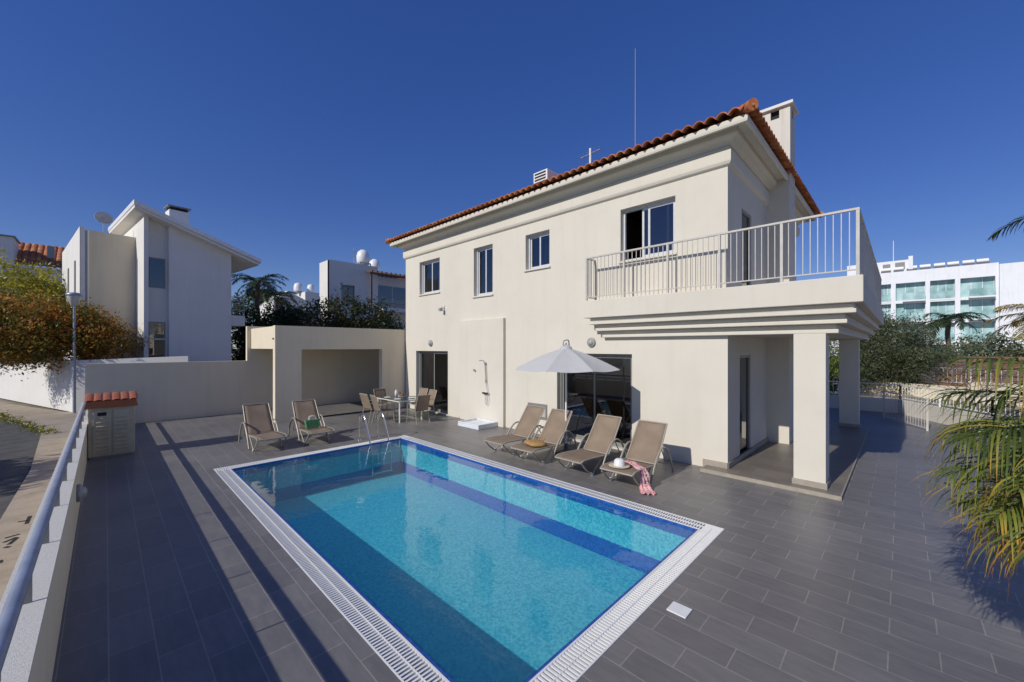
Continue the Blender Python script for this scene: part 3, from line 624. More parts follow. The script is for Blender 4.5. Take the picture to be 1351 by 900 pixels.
def make_lounger():
    """foot end at x = 0, head towards +x"""
    t_ = thing('sun_lounger', '', 'sun lounger', (0,0,0), 0, 'sun loungers on the terrace')
    seat = arc([(0,0,.31),(.12,0,.345),(.5,0,.33),(.95,0,.30)], 6); back = arc([(.97,0,.31),(1.15,0,.52),(1.36,0,.80),(1.50,0,.985)], 6)
    s = MB(); sheet(s, [(p.x, p.z) for p in seat], .60, .60); s.build('seat', M['sling'], t_, solid=.006)
    s = MB(); sheet(s, [(p.x, p.z) for p in back], .60, .56); s.build('backrest', M['sling'], t_, solid=.006)
    f = MB()
    for sy in (-1, 1):
        f.tube([(p.x, sy*.31, p.z) for p in seat], .017, 7); f.tube([(p.x, sy*(.31-.02*i/len(back)), p.z) for i, p in enumerate(back)], .015, 7)
    f.tube([(0,-.31,.31),(0,.31,.31)], .017, 7); f.tube([(1.5,-.29,.985),(1.5,.29,.985)], .015, 7); f.tube([(.96,-.31,.30),(.96,.31,.30)], .015, 7)
    f.tube([(1.2,-.29,.58),(1.48,-.28,.2),(1.48,.28,.2),(1.2,.29,.58)], .012, 6)
    f.build('frame', M['tan_metal'], t_)
    for sy in (-1, 1):
        l = MB(); l.tube([tuple(p) for p in arc([(.62,sy*.345,.015),(.80,sy*.345,.30),(1.02,sy*.345,.53),(1.22,sy*.345,.575),(1.42,sy*.345,.46),(1.58,sy*.345,.22),(1.66,sy*.345,.015)], 5)], .02, 8); l.build('arm', M['tan_metal'], t_)
        l = MB(); l.tube([tuple(p) for p in arc([(.03,sy*.30,.30),(.16,sy*.31,.16),(.36,sy*.31,.015)], 4)], .016, 7); l.tube([(.72,sy*.31,.31),(.36,sy*.31,.015)], .014, 7); l.build('leg', M['tan_metal'], t_)
        l = MB(); l.tube([(.36,sy*.29,.03),(.36,sy*.33,.03)], .03, 10); l.build('wheel', M['white_plastic'], t_)
    return t_
LG = [(6.22,6.70,0,'brown sling sun lounger in front of the wall vent, nearest the shower tray'),
      (6.18,5.78,2,'brown sling sun lounger with a straw bag on its seat, left of the parasol pole'),
      (6.26,4.62,-1,'empty brown sling sun lounger between the parasol pole and the lounger with the sun hat'),
      (6.26,3.58,1,'brown sling sun lounger with a white hat and pink scarf on it, nearest the porch'),
      (2.80,10.75,90,'empty brown sling sun lounger standing alone left of the pavilion pillar'),
      (3.88,10.60,88,'brown sling sun lounger with a green bag on it, in front of the pavilion')]
lg = make_lounger()
for i, (x, y, a_, lb) in enumerate(LG):
    o = lg if i == 0 else copy_tree(lg); o.location = (x, y, 0); o.rotation_euler = (0, 0, R(a_)); o['label'] = lb
# things on the loungers
hat = thing('sun_hat', 'white sun hat with a wide brim lying on the nearest lounger', 'hat', (6.52, 3.66, .345))
MB().lathe([(.0,.135),(.06,.13),(.09,.10),(.098,.03),(.10,.015)], 20).build('crown', M['white_plastic'], hat); MB().lathe([(.10,.015),(.15,.008),(.19,.016),(.19,.010),(.15,.0),(.09,.0)], 24).build('brim', pm('straw_brim', (.60,.52,.38), .8, .3, 30), hat)
def ribbon(name, pts, widths, mat, label, cat, base, folds=.02, seed=1):
    rr = random.Random(seed); c = arc(pts, 6); m_ = MB(); vs = []; n = 8
    for i, p in enumerate(c):
        wd = widths[0]+(widths[1]-widths[0])*i/(len(c)-1); d = (c[min(i+1,len(c)-1)]-c[max(i-1,0)]).normalized(); sd_ = d.cross(Vector((0,0,1)))
        if sd_.length < .2: sd_ = Vector((0,1,0))
        sd_.normalize(); up = sd_.cross(d)
        for k in range(n+1):
            t_ = k/n-.5; vs.append(p+sd_*wd*t_+up*(folds*math.sin(k*2.3+i*.35)+.4*folds*rr.uniform(-1,1)))
    m_.add(vs, [(i*(n+1)+k, i*(n+1)+k+1, (i+1)*(n+1)+k+1, (i+1)*(n+1)+k) for i in range(len(c)-1) for k in range(n)], True)
    return top_single(m_, name, mat, label, cat, base, solid=.006)
mp_, ntp, bp_ = new_mat('pink_print'); nn = N(ntp, 'ShaderNodeTexNoise', i_Scale=22., i_Detail=3.); rr_ = ramp(ntp, [(.4, (.75,.62,.60)), (.52, (.70,.32,.34)), (.66, (.62,.12,.08))]); ntp.links.new(nn.outputs['Fac'], rr_.inputs[0]); ntp.links.new(rr_.outputs[0], bp_.inputs['Base Color']); bp_.inputs['Roughness'].default_value = .9
ribbon('scarf', [(6.86,3.72,.36),(6.74,3.52,.37),(6.66,3.36,.36),(6.62,3.26,.33),(6.60,3.22,.20),(6.58,3.19,.08),(6.52,3.14,.03),(6.40,3.06,.03)], (.12,.24), mp_, 'pink and white printed scarf trailing from the lounger seat to the tiles', 'scarf', (6.6,3.3,0), .022, 3)
bg = thing('straw_bag', 'flat tan straw bag lying on the seat of a lounger by the parasol', 'bag', (6.62, 5.76, .355))
q = MB(); q.lathe([(.0,.0),(.20,.0),(.22,.03),(.19,.07),(.12,.08),(0,.075)], 22); q.v = [(v[0]*.9+.02*math.sin(v[1]*20), v[1]*1.25, v[2]) for v in q.v]; q.build('bag_body', M['towel_tan'], bg)
MB().tube(arc([(.1,-.12,.07),(.22,-.08,.10),(.26,0,.09),(.22,.08,.10),(.1,.12,.07)], 5), .010, 6).build('handle', M['towel_tan'], bg)
gb = thing('green_bag', 'green and white patterned beach bag on the lounger in front of the pavilion', 'bag', (3.86, 11.22, .34))
q = MB(); q.box(-.16, .16, -.07, .07, 0, .24); q.v = [(v[0]*(1+.25*(v[2] > .1)), v[1]*(1-.5*(v[2] > .1)), v[2]) for v in q.v]; q.build('bag_body', M['green_bag'], gb, bevel=.03)
for sy in (-1, 1): MB().tube(arc([(-.09,sy*.03,.23),(-.06,sy*.035,.32),(.06,sy*.035,.32),(.09,sy*.03,.23)], 5), .008, 6).build('handle', M['white_plastic'], gb)

# parasol
um = thing('parasol', 'pale grey canvas parasol on a white pole open over the loungers', 'parasol', (7.55, 5.62, 0))
MB().tube([(0,0,.06),(0,0,2.50)], .024, 12).build('pole', M['white_metal'], um)
MB().lathe([(0,.0),(.25,.0),(.26,.05),(.2,.09),(.05,.11),(.04,.25),(0,.25)], 20).build('base', M['cushion'], um)
cv = MB(); n = 8; r0 = 1.25; vs = [(0,0,2.50)]; rows = 6; per = 6
for i in range(1, rows+1):
    t_ = i/rows
    for k in range(n*per):
        a_ = 2*math.pi*k/(n*per)+R(18); ph = (k % per)/per; cr = math.cos(math.pi/n)/math.cos((ph-.5)*2*math.pi/n)
        r_ = r0*t_*cr; sag = .05*math.sin(math.pi*ph)*t_; vs.append((r_*math.cos(a_), r_*math.sin(a_), 2.50-.50*t_**1.05-sag*.6+.03*math.sin(math.pi*t_)))
nn_ = n*per; fs = [(0, 1+(k+1)%nn_, 1+k)[::-1] for k in range(nn_)]
for i in range(rows-1):
    for k in range(nn_): fs.append((1+i*nn_+k, 1+(i+1)*nn_+k, 1+(i+1)*nn_+(k+1)%nn_, 1+i*nn_+(k+1)%nn_))
cv.add(vs, fs); can = cv.build('canopy', M['canvas'], um)
q = MB(); q.lathe([(.16,-.055),(.12,.01),(.05,.05),(0,.06)], 8, (0,0,2.50)); q.build('vent_cap', M['canvas'], um)
q = MB(); q.tube(arc([(-.11,0,2.54),(-.06,.02,2.64),(.06,-.02,2.66),(.12,.0,2.54)], 5), .014, 6); q.tube([(0,0,2.5),(0,0,2.60)], .02, 8); q.build('finial_tie', M['grille'], um)
for k in range(8):
    a_ = 2*math.pi*k/8+R(18); MB().tube([(.03*math.cos(a_),.03*math.sin(a_),2.46),(1.22*math.cos(a_),1.22*math.sin(a_),1.985)], .009, 5).build('rib', M['white_metal'], um)
    MB().tube([(.03*math.cos(a_),.03*math.sin(a_),1.98),(.6*math.cos(a_),.6*math.sin(a_),2.22)], .007, 5).build('strut', M['white_metal'], um)

# dining set
TX, TY = 7.2, 12.55
tb = thing('dining_table', 'rectangular glass topped patio table laid for six by the left sliding door', 'table', (TX, TY, 0))
MB().box(-.45, .45, -.78, .78, .715, .725).build('tabletop', M['table_glass'], tb, bevel=.003)
f = MB(); frame_rect(f, -.46, .46, -.79, .79, .035, .685, .714); f.build('table_frame', M['white_metal'], tb)
for sx in (-1, 1):
    for sy in (-1, 1): MB().tube([(sx*.42, sy*.74, 0), (sx*.41, sy*.73, .4), (sx*.42, sy*.74, .69)], .025, 8).build('leg', M['white_metal'], tb)
def make_chair(fab):
    """seat faces +x"""
    t_ = thing('patio_chair', '', 'chair', (0,0,0), 0, 'patio chairs round the dining table')
    s = MB(); sheet(s, [(p.x, p.z) for p in arc([(.24,0,.42),(.1,0,.43),(-.1,0,.41),(-.2,0,.41)], 4)], .46, .46); s.build('seat', fab, t_, solid=.006)
    s = MB(); sheet(s, [(p.x, p.z) for p in arc([(-.2,0,.42),(-.25,0,.6),(-.31,0,.80),(-.36,0,.93)], 4)], .46, .44); s.build('backrest', fab, t_, solid=.006)
    for sy in (-1, 1):
        l = MB(); l.tube(arc([(.26,sy*.26,0),(.22,sy*.26,.35),(.2,sy*.26,.58),(.12,sy*.27,.64),(-.1,sy*.27,.63),(-.27,sy*.25,.60)], 4), .014, 7); l.build('arm', M['white_metal'] if fab == M['sling_red'] else M['tan_metal'], t_)
        l = MB(); l.tube([(-.36,sy*.24,.93),(-.25,sy*.24,.6),(-.2,sy*.24,.42),(-.30,sy*.25,0)], .014, 7); l.tube([(-.2,sy*.24,.42),(.23,sy*.24,.42)], .012, 7); l.build('side_frame', M['tan_metal'], t_)
    l = MB(); l.tube([(-.36,-.24,.93),(-.36,.24,.93)], .014, 7); l.build('top_rail', M['tan_metal'], t_)
    return t_
CH = [(6.42,12.20,-6,'patio chair on the pool side of the dining table, nearer the pool ladder'),(6.40,12.90,4,'patio chair on the pool side of the dining table, nearer the pavilion'),
      (8.12,12.95,182,'patio chair on the house side of the dining table, nearer the back'),(8.05,12.28,176,'patio chair on the house side of the dining table, right behind the near end chair'),
      (7.28,11.50,92,'patio chair at the near end of the table, brown back to the pool'),(7.2,13.62,-90,'patio chair at the far end of the dining table against the pavilion')]
pc = make_chair(M['sling'])
for i, (x, y, a_, lb) in enumerate(CH):
    o = pc if i == 0 else copy_tree(pc); o.location = (x, y, 0); o.rotation_euler = (0, 0, R(a_)); o['label'] = lb
pos = ['nearer the ladder on the pool side', 'nearer the pavilion on the pool side', 'far along the house side', 'near along the house side']
for i, (dx, dy) in enumerate(((-.28,-.35),(-.28,.35),(.28,.35),(.28,-.35))):
    q = MB().lathe([(.0,.004),(.07,.004),(.115,.018),(.12,.02),(.115,.014),(.07,.0),(0,.0)], 20, (TX+dx,TY+dy,.727)); top_single(q, 'plate', M['white_plastic'], 'white dinner plate on the glass table, '+pos[i], 'plate', (TX+dx,TY+dy,.727), 'plates on the dining table')
for i, (dx, dy, nm) in enumerate(((-.08,-.42,'near the front edge'),(.1,.12,'near the middle'))):
    q = MB().lathe([(0,.002),(.03,.002),(.004,.01),(.004,.08),(.03,.10),(.035,.16),(.03,.19)], 14, (TX+dx,TY+dy,.727)); top_single(q, 'wine_glass', M['table_glass'], 'stemmed drinking glass standing on the patio table '+nm, 'glass', (TX+dx,TY+dy,.727), 'glasses on the dining table')
fb = thing('fruit_bowl', 'white bowl heaped with red fruit in the centre of the patio table', 'bowl', (TX+.02, TY-.12, .727))
MB().lathe([(0,.0),(.06,.0),(.13,.07),(.14,.08),(.13,.075),(.05,.01)], 18).build('bowl', M['white_plastic'], fb)
q = MB(); rf_ = random.Random(4)
for i in range(9):
    a_ = i*2.4; r_ = .07 if i < 6 else .02; c = (r_*math.cos(a_), r_*math.sin(a_), .08 if i < 6 else .12); q.lathe([(.038*math.sin(math.pi*j/8), -.038*math.cos(math.pi*j/8)) for j in range(9)], 10, c)
q.build('fruit', pm('red_fruit', (.38,.10,.04), .35, .5, 12), fb)
q = MB().lathe([(0,0),(.045,0),(.05,.16),(.03,.2),(.03,.23)], 14, (TX+.15,TY+.5,.727)); top_single(q, 'jug', M['tank'], 'tall white jug near the far end of the patio table', 'jug', (TX+.15,TY+.5,.727))

# ------------------------------------------------------------------ foliage
def mesh_np(name, V, F4, mat, parent=None, tint=None):
    me = bpy.data.meshes.new(name); nv = len(V); nf = len(F4)
    me.vertices.add(nv); me.vertices.foreach_set('co', V.astype('f').ravel()); me.loops.add(nf*4); me.loops.foreach_set('vertex_index', F4.astype('i').ravel())
    me.polygons.add(nf); me.polygons.foreach_set('loop_start', np.arange(0, nf*4, 4, dtype='i')); me.polygons.foreach_set('loop_total', np.full(nf, 4, dtype='i'))
    me.update(calc_edges=True)
    if tint is not None:
        at = me.attributes.new('tint', 'FLOAT', 'POINT'); at.data.foreach_set('value', tint.astype('f'))
    me.materials.append(mat); o = bpy.data.objects.new(name, me); COL.objects.link(o)
    if parent is not None: o.parent = parent
    return o
def leaves(blobs, dens, size, mat, name, parent, aspect=2.2, clump=.30, per=26, tmean=.5, seed=1, droop=0.):
    """blobs: (x,y,z,rx,ry,rz). Leaf quads in clumps spread through lumpy ellipsoids, with gaps"""
    g_ = np.random.default_rng(seed); C = []; T = []
    for (x, y, z, rx_, ry_, rz_) in blobs:
        n = int(2.1*dens*(rx_*ry_+ry_*rz_+rx_*rz_)/3)
        d = g_.normal(size=(n, 3)); d /= np.linalg.norm(d, axis=1)[:, None]; n = len(d)
        rr2 = 1-.55*g_.random(n)**1.7
        lump = 1+.22*np.sin(d[:, 0]*5+x)*np.sin(d[:, 1]*6+y*2)+.15*np.sin(d[:, 2]*9+z)
        C.append(np.array([x, y, z])+d*(rr2*lump)[:, None]*np.array([rx_, ry_, rz_]))
        T.append(np.clip(tmean+g_.normal(size=n)*.20+.16*np.sin(d[:, 0]*4+x)*np.sin(d[:, 1]*5+d[:, 2]*3), 0, 1))
    C = np.vstack(C); T = np.concatenate(T); n = len(C)
    ctr = np.repeat(C, per, 0)+g_.normal(size=(n*per, 3))*clump*np.array([1, 1, .75]); tt = np.clip(np.repeat(T, per)+g_.normal(size=n*per)*.08, 0, 1)
    m = len(ctr); a_ = g_.normal(size=(m, 3)); a_[:, 2] -= droop; a_ /= np.linalg.norm(a_, axis=1)[:, None]
    b = g_.normal(size=(m, 3)); b -= a_*np.sum(a_*b, 1)[:, None]; b /= np.linalg.norm(b, axis=1)[:, None]
    s = size*(.6+.8*g_.random(m))[:, None]
    V = np.stack([ctr-a_*s, ctr+b*s/aspect, ctr+a_*s, ctr-b*s/aspect], 1).reshape(-1, 3)
    return mesh_np(name, V, np.arange(m*4).reshape(-1, 4), mat, parent, np.repeat(tt, 4))
def plant(name, label, cat, base, blobs, dens, size, mat, trunk_r=.12, limbs=6, group=None, seed=1, stems=1, **kw):
    t_ = thing(name, label, cat, base, 0, group); rr2 = random.Random(seed)
    tk = MB(); top = min(b[2] for b in blobs)
    for s_ in range(stems):
        off = (rr2.uniform(-.2,.2)*(stems > 1)*2, rr2.uniform(-.2,.2)*(stems > 1)*2)
        tk.tube([(off[0],off[1],0),(off[0]+rr2.uniform(-.1,.1),off[1]+rr2.uniform(-.1,.1),top*.5),(off[0]*1.4,off[1]*1.4,top)], [trunk_r, trunk_r*.8, trunk_r*.6], 8)
        for i in range(limbs):
            b = blobs[i % len(blobs)]; e = (b[0]+rr2.uniform(-.6,.6)*b[3], b[1]+rr2.uniform(-.6,.6)*b[4], b[2]+rr2.uniform(-.1,.7)*b[5])
            mid = tuple((o_+q_)/2+rr2.uniform(-.15,.15) for o_, q_ in zip((off[0],off[1],top), e)); tk.tube([(off[0]*1.2,off[1]*1.2,top*.85), mid, e], [trunk_r*.55, trunk_r*.35, trunk_r*.12], 6)
    tk.build('trunk', M['bark'], t_); leaves(blobs, dens, size, mat, 'crown', t_, seed=seed, **kw); return t_
def palm(name, label, base, H_, fronds, mat, nl=42, ll=.55, lw=.018, group=None, seed=1, trunk_r=.16, tint0=.25, tintv=.2, tip=.4, seg=4, rr0=.02, ragged=1.):
    """fronds: (azimuth deg, elevation deg, length, bend deg, tint shift)"""
    t_ = thing(name, label, 'palm tree', base, 0, group); g_ = random.Random(seed)
    tk = MB(); pts = []; rs = []
    k = max(3, int(H_/.12))
    for i in range(k+1): pts.append((.03*math.sin(i*.5), .03*math.cos(i*.4), H_*i/k)); rs.append(trunk_r*(1.0 if i % 2 else .88))
    tk.tube(pts, rs, 12); tk.build('trunk', M['bark'], t_)
    V = []; T = []
    for fi, (azd, el, ln, bend, ts) in enumerate(fronds):
        n = 26; p = Vector((0, 0, H_)); A = R(azd); e0 = R(el); line = [p.copy()]; tans = []
        for i in range(n):
            e = e0-R(bend)*(i/n)**1.2; d = Vector((math.cos(A)*math.cos(e), math.sin(A)*math.cos(e), math.sin(e))); p = p+d*ln/n; line.append(p.copy()); tans.append(d)
        tans.append(tans[-1])
        rc = MB(); rc.tube(line, [rr0*(1-.85*i/n) for i in range(n+1)], 6); rc.build('frond_stem', mat, t_).data
        st = bpy.context.scene
        me = t_.children[-1].data if t_.children else None
        for q_ in range(nl):
            u = .14+.86*q_/(nl-1); idx = u*n; i = min(int(idx), n-1); pos = line[i].lerp(line[i+1], idx-i); tg = tans[i]
            side = tg.cross(Vector((0,0,1)));
            if side.length < .1: side = Vector((math.sin(A), -math.cos(A), 0))
            side.normalize()
            env = math.sin(math.pi*min(1, (u*.86+.16)))**.6
            for sg in (-1, 1):
                L_ = ll*env*g_.uniform(.68, 1.1); fw = .55+.75*u; dr = (side*sg*g_.uniform(.85, 1.1)+tg*fw+Vector((0,0,g_.uniform(-.25,.3)*ragged))).normalized()
                pp = pos.copy(); prev = None; wv = tg.cross(dr).cross(dr); wv.normalize(); tw = g_.uniform(-.5,.5); nrm = dr.cross(wv); wv = (wv*math.cos(tw)+nrm*math.sin(tw)).normalized()
                base_t = tint0+ts+g_.gauss(0, tintv*.5)
                gv = g_.uniform(.12, .42)
                for s_ in range(seg):
                    w0 = lw*(1-.85*(s_/seg)**1.5)*(.6 if s_ == 0 else 1); w1 = lw*(1-.93*((s_+1)/seg)**1.5)
                    nx = pp+dr*L_/seg
                    V += [pp-wv*w0, pp+wv*w0, nx+wv*w1, nx-wv*w1]; tA = base_t+tip*(s_/seg)**2.2+ts*.6*(s_/seg); tB = base_t+tip*((s_+1)/seg)**2.2+ts*.6*((s_+1)/seg); T += [tA, tA, tB, tB]
                    pp = nx; dr = (dr+Vector((0,0,-gv*(1+.5*s_)))).normalized(); wv = (wv-dr*wv.dot(dr)).normalized()
    V = np.array([tuple(v) for v in V]); m = len(V)//4
    mesh_np('leaflets', V, np.arange(m*4).reshape(-1, 4), mat, t_, np.clip(np.array(T), 0, 1))
    return t_

# near palm at the right edge
palm('palm_tree', 'big arching palm at the right edge of the terrace with yellow tipped leaflets', (5.30, -1.50, 0), 1.56,
     [(117, 34, 1.55, 58, .0), (124, 20, 1.6, 50, .05), (113, 50, 1.6, 66, -.04), (131, 36, 1.75, 62, .0), (137, 12, 1.65, 46, .12), (143, 26, 1.75, 58, .08), (130, 56, 1.9, 64, -.04), (150, 14, 1.6, 48, .14),
      (141, -2, 1.5, 34, .2), (148, 38, 1.75, 70, .02), (133, 2, 1.5, 36, .16), (156, 4, 1.5, 40, .2), (121, 6, 1.45, 40, .1), (162, 28, 1.55, 62, .06), (145, 10, 1.75, 52, .2), (185, 20, 1.5, 70, .1), (60, 40, 1.4, 80, 0), (20, 40, 1.4, 80, 0), (-30, 40, 1.4, 80, 0), (-80, 40, 1.4, 80, 0), (-120, 40, 1.4, 80, 0)],
     M['lf_palm'], nl=46, ll=.92, lw=.0085, seed=5, tint0=.34, tintv=.30, tip=.44, seg=6, rr0=.012, ragged=1.5)

# street planting, left
plant('street_tree', 'bushy street tree with orange and green leaves over the white wall', 'tree', (-.55, 26.3, -.2), [(-1.5,-.3,3.5,1.9,1.6,1.35),(-.45,-.8,3.4,1.45,1.3,1.15),(.55,-1.35,3.0,1.05,1.0,.8),(-2.9,.3,3.7,1.8,1.5,1.4),(-1.1,-.6,2.75,1.9,1.3,.85)], 38, .062, M['lf_orange'], trunk_r=.13, clump=.22, per=48, tmean=.58, seed=3)
plant('yellow_tree', 'pale yellow green tree behind the orange street tree at the left edge', 'tree', (-2.9, 33.5, -.2), [(-.6,0,5.4,2.4,1.6,1.5),(1.3,.4,4.9,1.4,1.2,1.1)], 26, .10, M['lf_yellow'], trunk_r=.14, clump=.32, per=30, tmean=.6, seed=4, droop=1.)
lp = thing('street_lamp', 'grey street lamp post with a flat lantern in front of the orange tree', 'street lamp', (-.88, 24.2, -.2))
MB().tube([(0,0,0),(0,0,4.4)], [.055,.04], 10).build('pole', M['grey_metal'], lp); MB().lathe([(0,4.95),(.22,4.9),(.26,4.84),(.24,4.80)], 16).build('lantern_cap', M['grey_metal'], lp); MB().lathe([(.22,4.80),(.12,4.42),(.05,4.38)], 16).build('lantern_glass', pm('lantern_glass_mat', (.6,.6,.58), .25), lp)
sw_ = MB(); A_, B_, C_ = (-6.0, 41.0), (-.88, 24.35), (2.6, 22.9)
def wallseg(mb, p, q, z0, za, zb_, th=.2):
    d = Vector((q[0]-p[0], q[1]-p[1], 0)).normalized(); n_ = Vector((-d.y, d.x, 0))*th
    v = [(p[0],p[1],z0),(q[0],q[1],z0),(q[0]+n_.x,q[1]+n_.y,z0),(p[0]+n_.x,p[1]+n_.y,z0),(p[0],p[1],za),(q[0],q[1],zb_),(q[0]+n_.x,q[1]+n_.y,zb_),(p[0]+n_.x,p[1]+n_.y,za)]
    mb.add(v, [(0,3,2,1),(4,5,6,7),(0,1,5,4),(1,2,6,5),(2,3,7,6),(3,0,4,7)])
wallseg(sw_, B_, A_, -.2, 1.95, 1.3, -.2); wallseg(sw_, B_, C_, -.2, 1.95, 2.1, .2)
top_single(sw_, 'street_wall', M['white_wall'], 'white garden wall along the street under the orange tree', 'wall', (-.88, 24.35, -.2))
# weeds along the far kerb
g2 = [(-1.25-.21*i, 19.0+.72*i, -.12, .13, .34, .07) for i in range(12)]
o = leaves(g2, 75, .04, M['lf_yellow'], 'kerb_weeds', None, clump=.08, per=20, tmean=.35, seed=9); o['kind'] = 'stuff'
plant('roadside_tree', 'leafy tree across the road left of the frame, casting shade over the asphalt', 'tree', (-9.5, 14.2, -.25), [(0,0,5.2,1.1,1.3,.8),(1.1,.5,4.4,.8,.9,.5)], 20, .14, M['lf_dark'], trunk_r=.2, clump=.3, per=22, seed=8)

# dark palms and shrubs beyond the back wall
def ring(n, el, ln, bend, seed, ts=0): 
    q_ = random.Random(seed); return [(360*i/n+q_.uniform(-12,12), el+q_.uniform(-30,30), ln*q_.uniform(.85,1.1), bend+q_.uniform(-15,15), ts+q_.uniform(-.05,.1)) for i in range(n)]
palm('dark_palm', 'dark feathery palm right beside the tall white modern house', (7.3, 31.5, -.3), 7.2, ring(22, 25, 2.1, 90, 1), M['lf_palm_dark'], nl=26, ll=.55, lw=.03, seed=11, group='dark palms behind the back wall', seg=3)
palm('dark_palm', 'shorter dark palm behind, left of the low roofs', (9.3, 34.5, -.3), 6.6, ring(20, 25, 2.0, 90, 2), M['lf_palm_dark'], nl=26, ll=.55, lw=.03, seed=12, group='dark palms behind the back wall', seg=3)
plant('hedge_tree', 'dense dark green mass of foliage left of the pavilion roof', 'tree', (7.6, 28.6, -.3), [(0,0,3.2,1.6,1.3,2.2),(1.2,.6,4.4,1.3,1.1,1.2),(-1.0,.3,2.6,1.2,1.,1.8),(-1.6,.1,3.6,1.0,.9,1.6),(-.4,0,1.6,1.8,1.1,1.2)], 40, .10, M['lf_dark'], trunk_r=.15, clump=.28, per=24, tmean=.35, seed=21)
plant('garden_shrub', 'large dark shrub with rusty orange leaves above the pavilion roof', 'shrub', (11.0, 26.0, -.3), [(-1.4,.2,4.5,1.2,1.0,1.2),(0,0,4.9,1.3,1.1,1.5),(1.5,-.3,4.6,1.2,1.0,1.3),(-.6,.2,3.6,1.6,1.,1.2),(.9,.1,3.7,1.6,1.,1.2)], 22, .10, M['lf_mixed'], trunk_r=.13, clump=.26, per=22, tmean=.5, seed=22)
plant('garden_shrub', 'dark loose shrub above the pavilion roof beside the villa corner', 'shrub', (13.3, 25.0, -.3), [(0,0,4.6,1.0,.9,1.0),(.2,-.4,3.7,1.3,.9,1.)], 20, .10, M['lf_mixed'], trunk_r=.12, clump=.24, per=20, tmean=.4, seed=23)
plant('distant_tree', 'far dark green tree behind the small white roofs', 'tree', (13.2, 52, -.3), [(-1.5,0,7.6,2.2,1.6,1.6),(1.2,0,7.2,1.8,1.6,1.4)], 14, .16, M['lf_dark'], trunk_r=.2, clump=.4, per=22, seed=24)

# right-hand garden
plant('olive_tree', 'broad grey green olive tree behind the white terrace railing', 'tree', (33.0, .6, -.3), [(0,0,2.7,3.0,2.2,2.2),(-1.4,1.6,2.5,2.0,1.8,2.0),(1.3,-1.3,2.2,1.9,1.4,1.7),(.3,-.3,1.7,3.3,2.8,1.3),(-.2,.9,3.8,1.7,1.4,1.2)], 28, .075, M['lf_olive'], trunk_r=.22, clump=.24, per=52, tmean=.42, seed=31, aspect=4., stems=2)
plant('lime_shrub', 'bright lime green shrub beside the far porch column', 'shrub', (25.6, 3.2, -.3), [(0,0,2.2,.8,.8,1.6),(.3,-.4,1.3,.9,.8,1.0)], 40, .10, M['lf_lime'], trunk_r=.06, clump=.2, per=22, tmean=.45, seed=32, aspect=4., stems=2)
plant('dark_shrub', 'tall dark shrub seen between the two porch columns', 'shrub', (27.0, 5.8, -.3), [(0,0,2.6,1.6,1.9,2.4),(0,2.4,2.4,1.4,1.6,2.2)], 30, .10, M['lf_dark'], trunk_r=.08, clump=.24, per=24, tmean=.4, seed=33, stems=2)
plant('round_bush', 'rounded green bush right of the olive tree in front of the hotel', 'shrub', (44.0, -4.2, -.3), [(0,0,2.2,1.6,2.0,1.6),(1.,-1.8,1.7,1.5,1.4,1.2)], 24, .11, M['lf_olive'], trunk_r=.1, clump=.28, per=24, tmean=.6, seed=34)
plant('low_bush', 'low green bush behind the timber planter at the right edge', 'shrub', (46.5, -8.2, -.3), [(0,0,2.2,1.7,2.4,1.3)], 26, .12, M['lf_olive'], trunk_r=.1, clump=.26, per=24, tmean=.4, seed=35)
palm('small_palm', 'small palm between the olive tree and the hotel balconies', (46.5, -2.6, -.3), 4.9, ring(18, 30, 2.4, 95, 5), M['lf_palm_dark'], nl=26, ll=.7, lw=.04, seed=15, seg=3)
palm('dry_palm', 'drooping palm with yellow and brown dry fronds at the right edge', (21.6, -3.5, -.3), 3.7, [(a_, 10+20*((i*7) % 3), 1.7, 85, .1 if i % 2 else -.1) for i, a_ in enumerate(range(0, 360, 24))], M['lf_dry'], nl=34, ll=.55, lw=.018, seed=16, seg=4, tip=.3, tint0=.3)
palm('tall_palm', 'tall palm whose drooping frond tips hang into the upper right corner', (10.75, -2.45, -.3), 4.75, [(135, 20, 1.5, 125, -.1), (150, 10, 1.4, 115, 0), (120, 35, 1.5, 135, -.1), (180, 40, 1.7, 120, 0), (60,40,1.7,90,0), (0,40,1.7,90,0), (-60,40,1.7,90,0), (-120,40,1.7,90,0)], M['lf_palm'], nl=36, ll=.5, lw=.014, seed=17, tint0=.15, tip=.25)
# leafless shrub
ls = thing('bare_bush', 'leafless twiggy purple grey bush beyond the terrace wall', 'bush', (24.3, -2.0, -.3)); q = MB(); rb = random.Random(12)
def branch(p, d, L_, r_, dep):
    e = p+d*L_; q.tube([p, p+d*L_*.5+Vector((rb.uniform(-.05,.05),)*3), e], [r_, r_*.8, r_*.6], 4, False)
    if dep:
        for _ in range(3): branch(e, (d+Vector((rb.uniform(-.8,.8), rb.uniform(-.8,.8), rb.uniform(-.3,.6)))).normalized(), L_*.72, r_*.6, dep-1)
for i in range(7): branch(Vector((rb.uniform(-.3,.3), rb.uniform(-.3,.3), 0)), Vector((rb.uniform(-.7,.7), rb.uniform(-.7,.7), 1)).normalized(), .85, .024, 4)
q.build('branches', pm('twig_grey', (.22,.17,.19), .9, .2), ls)

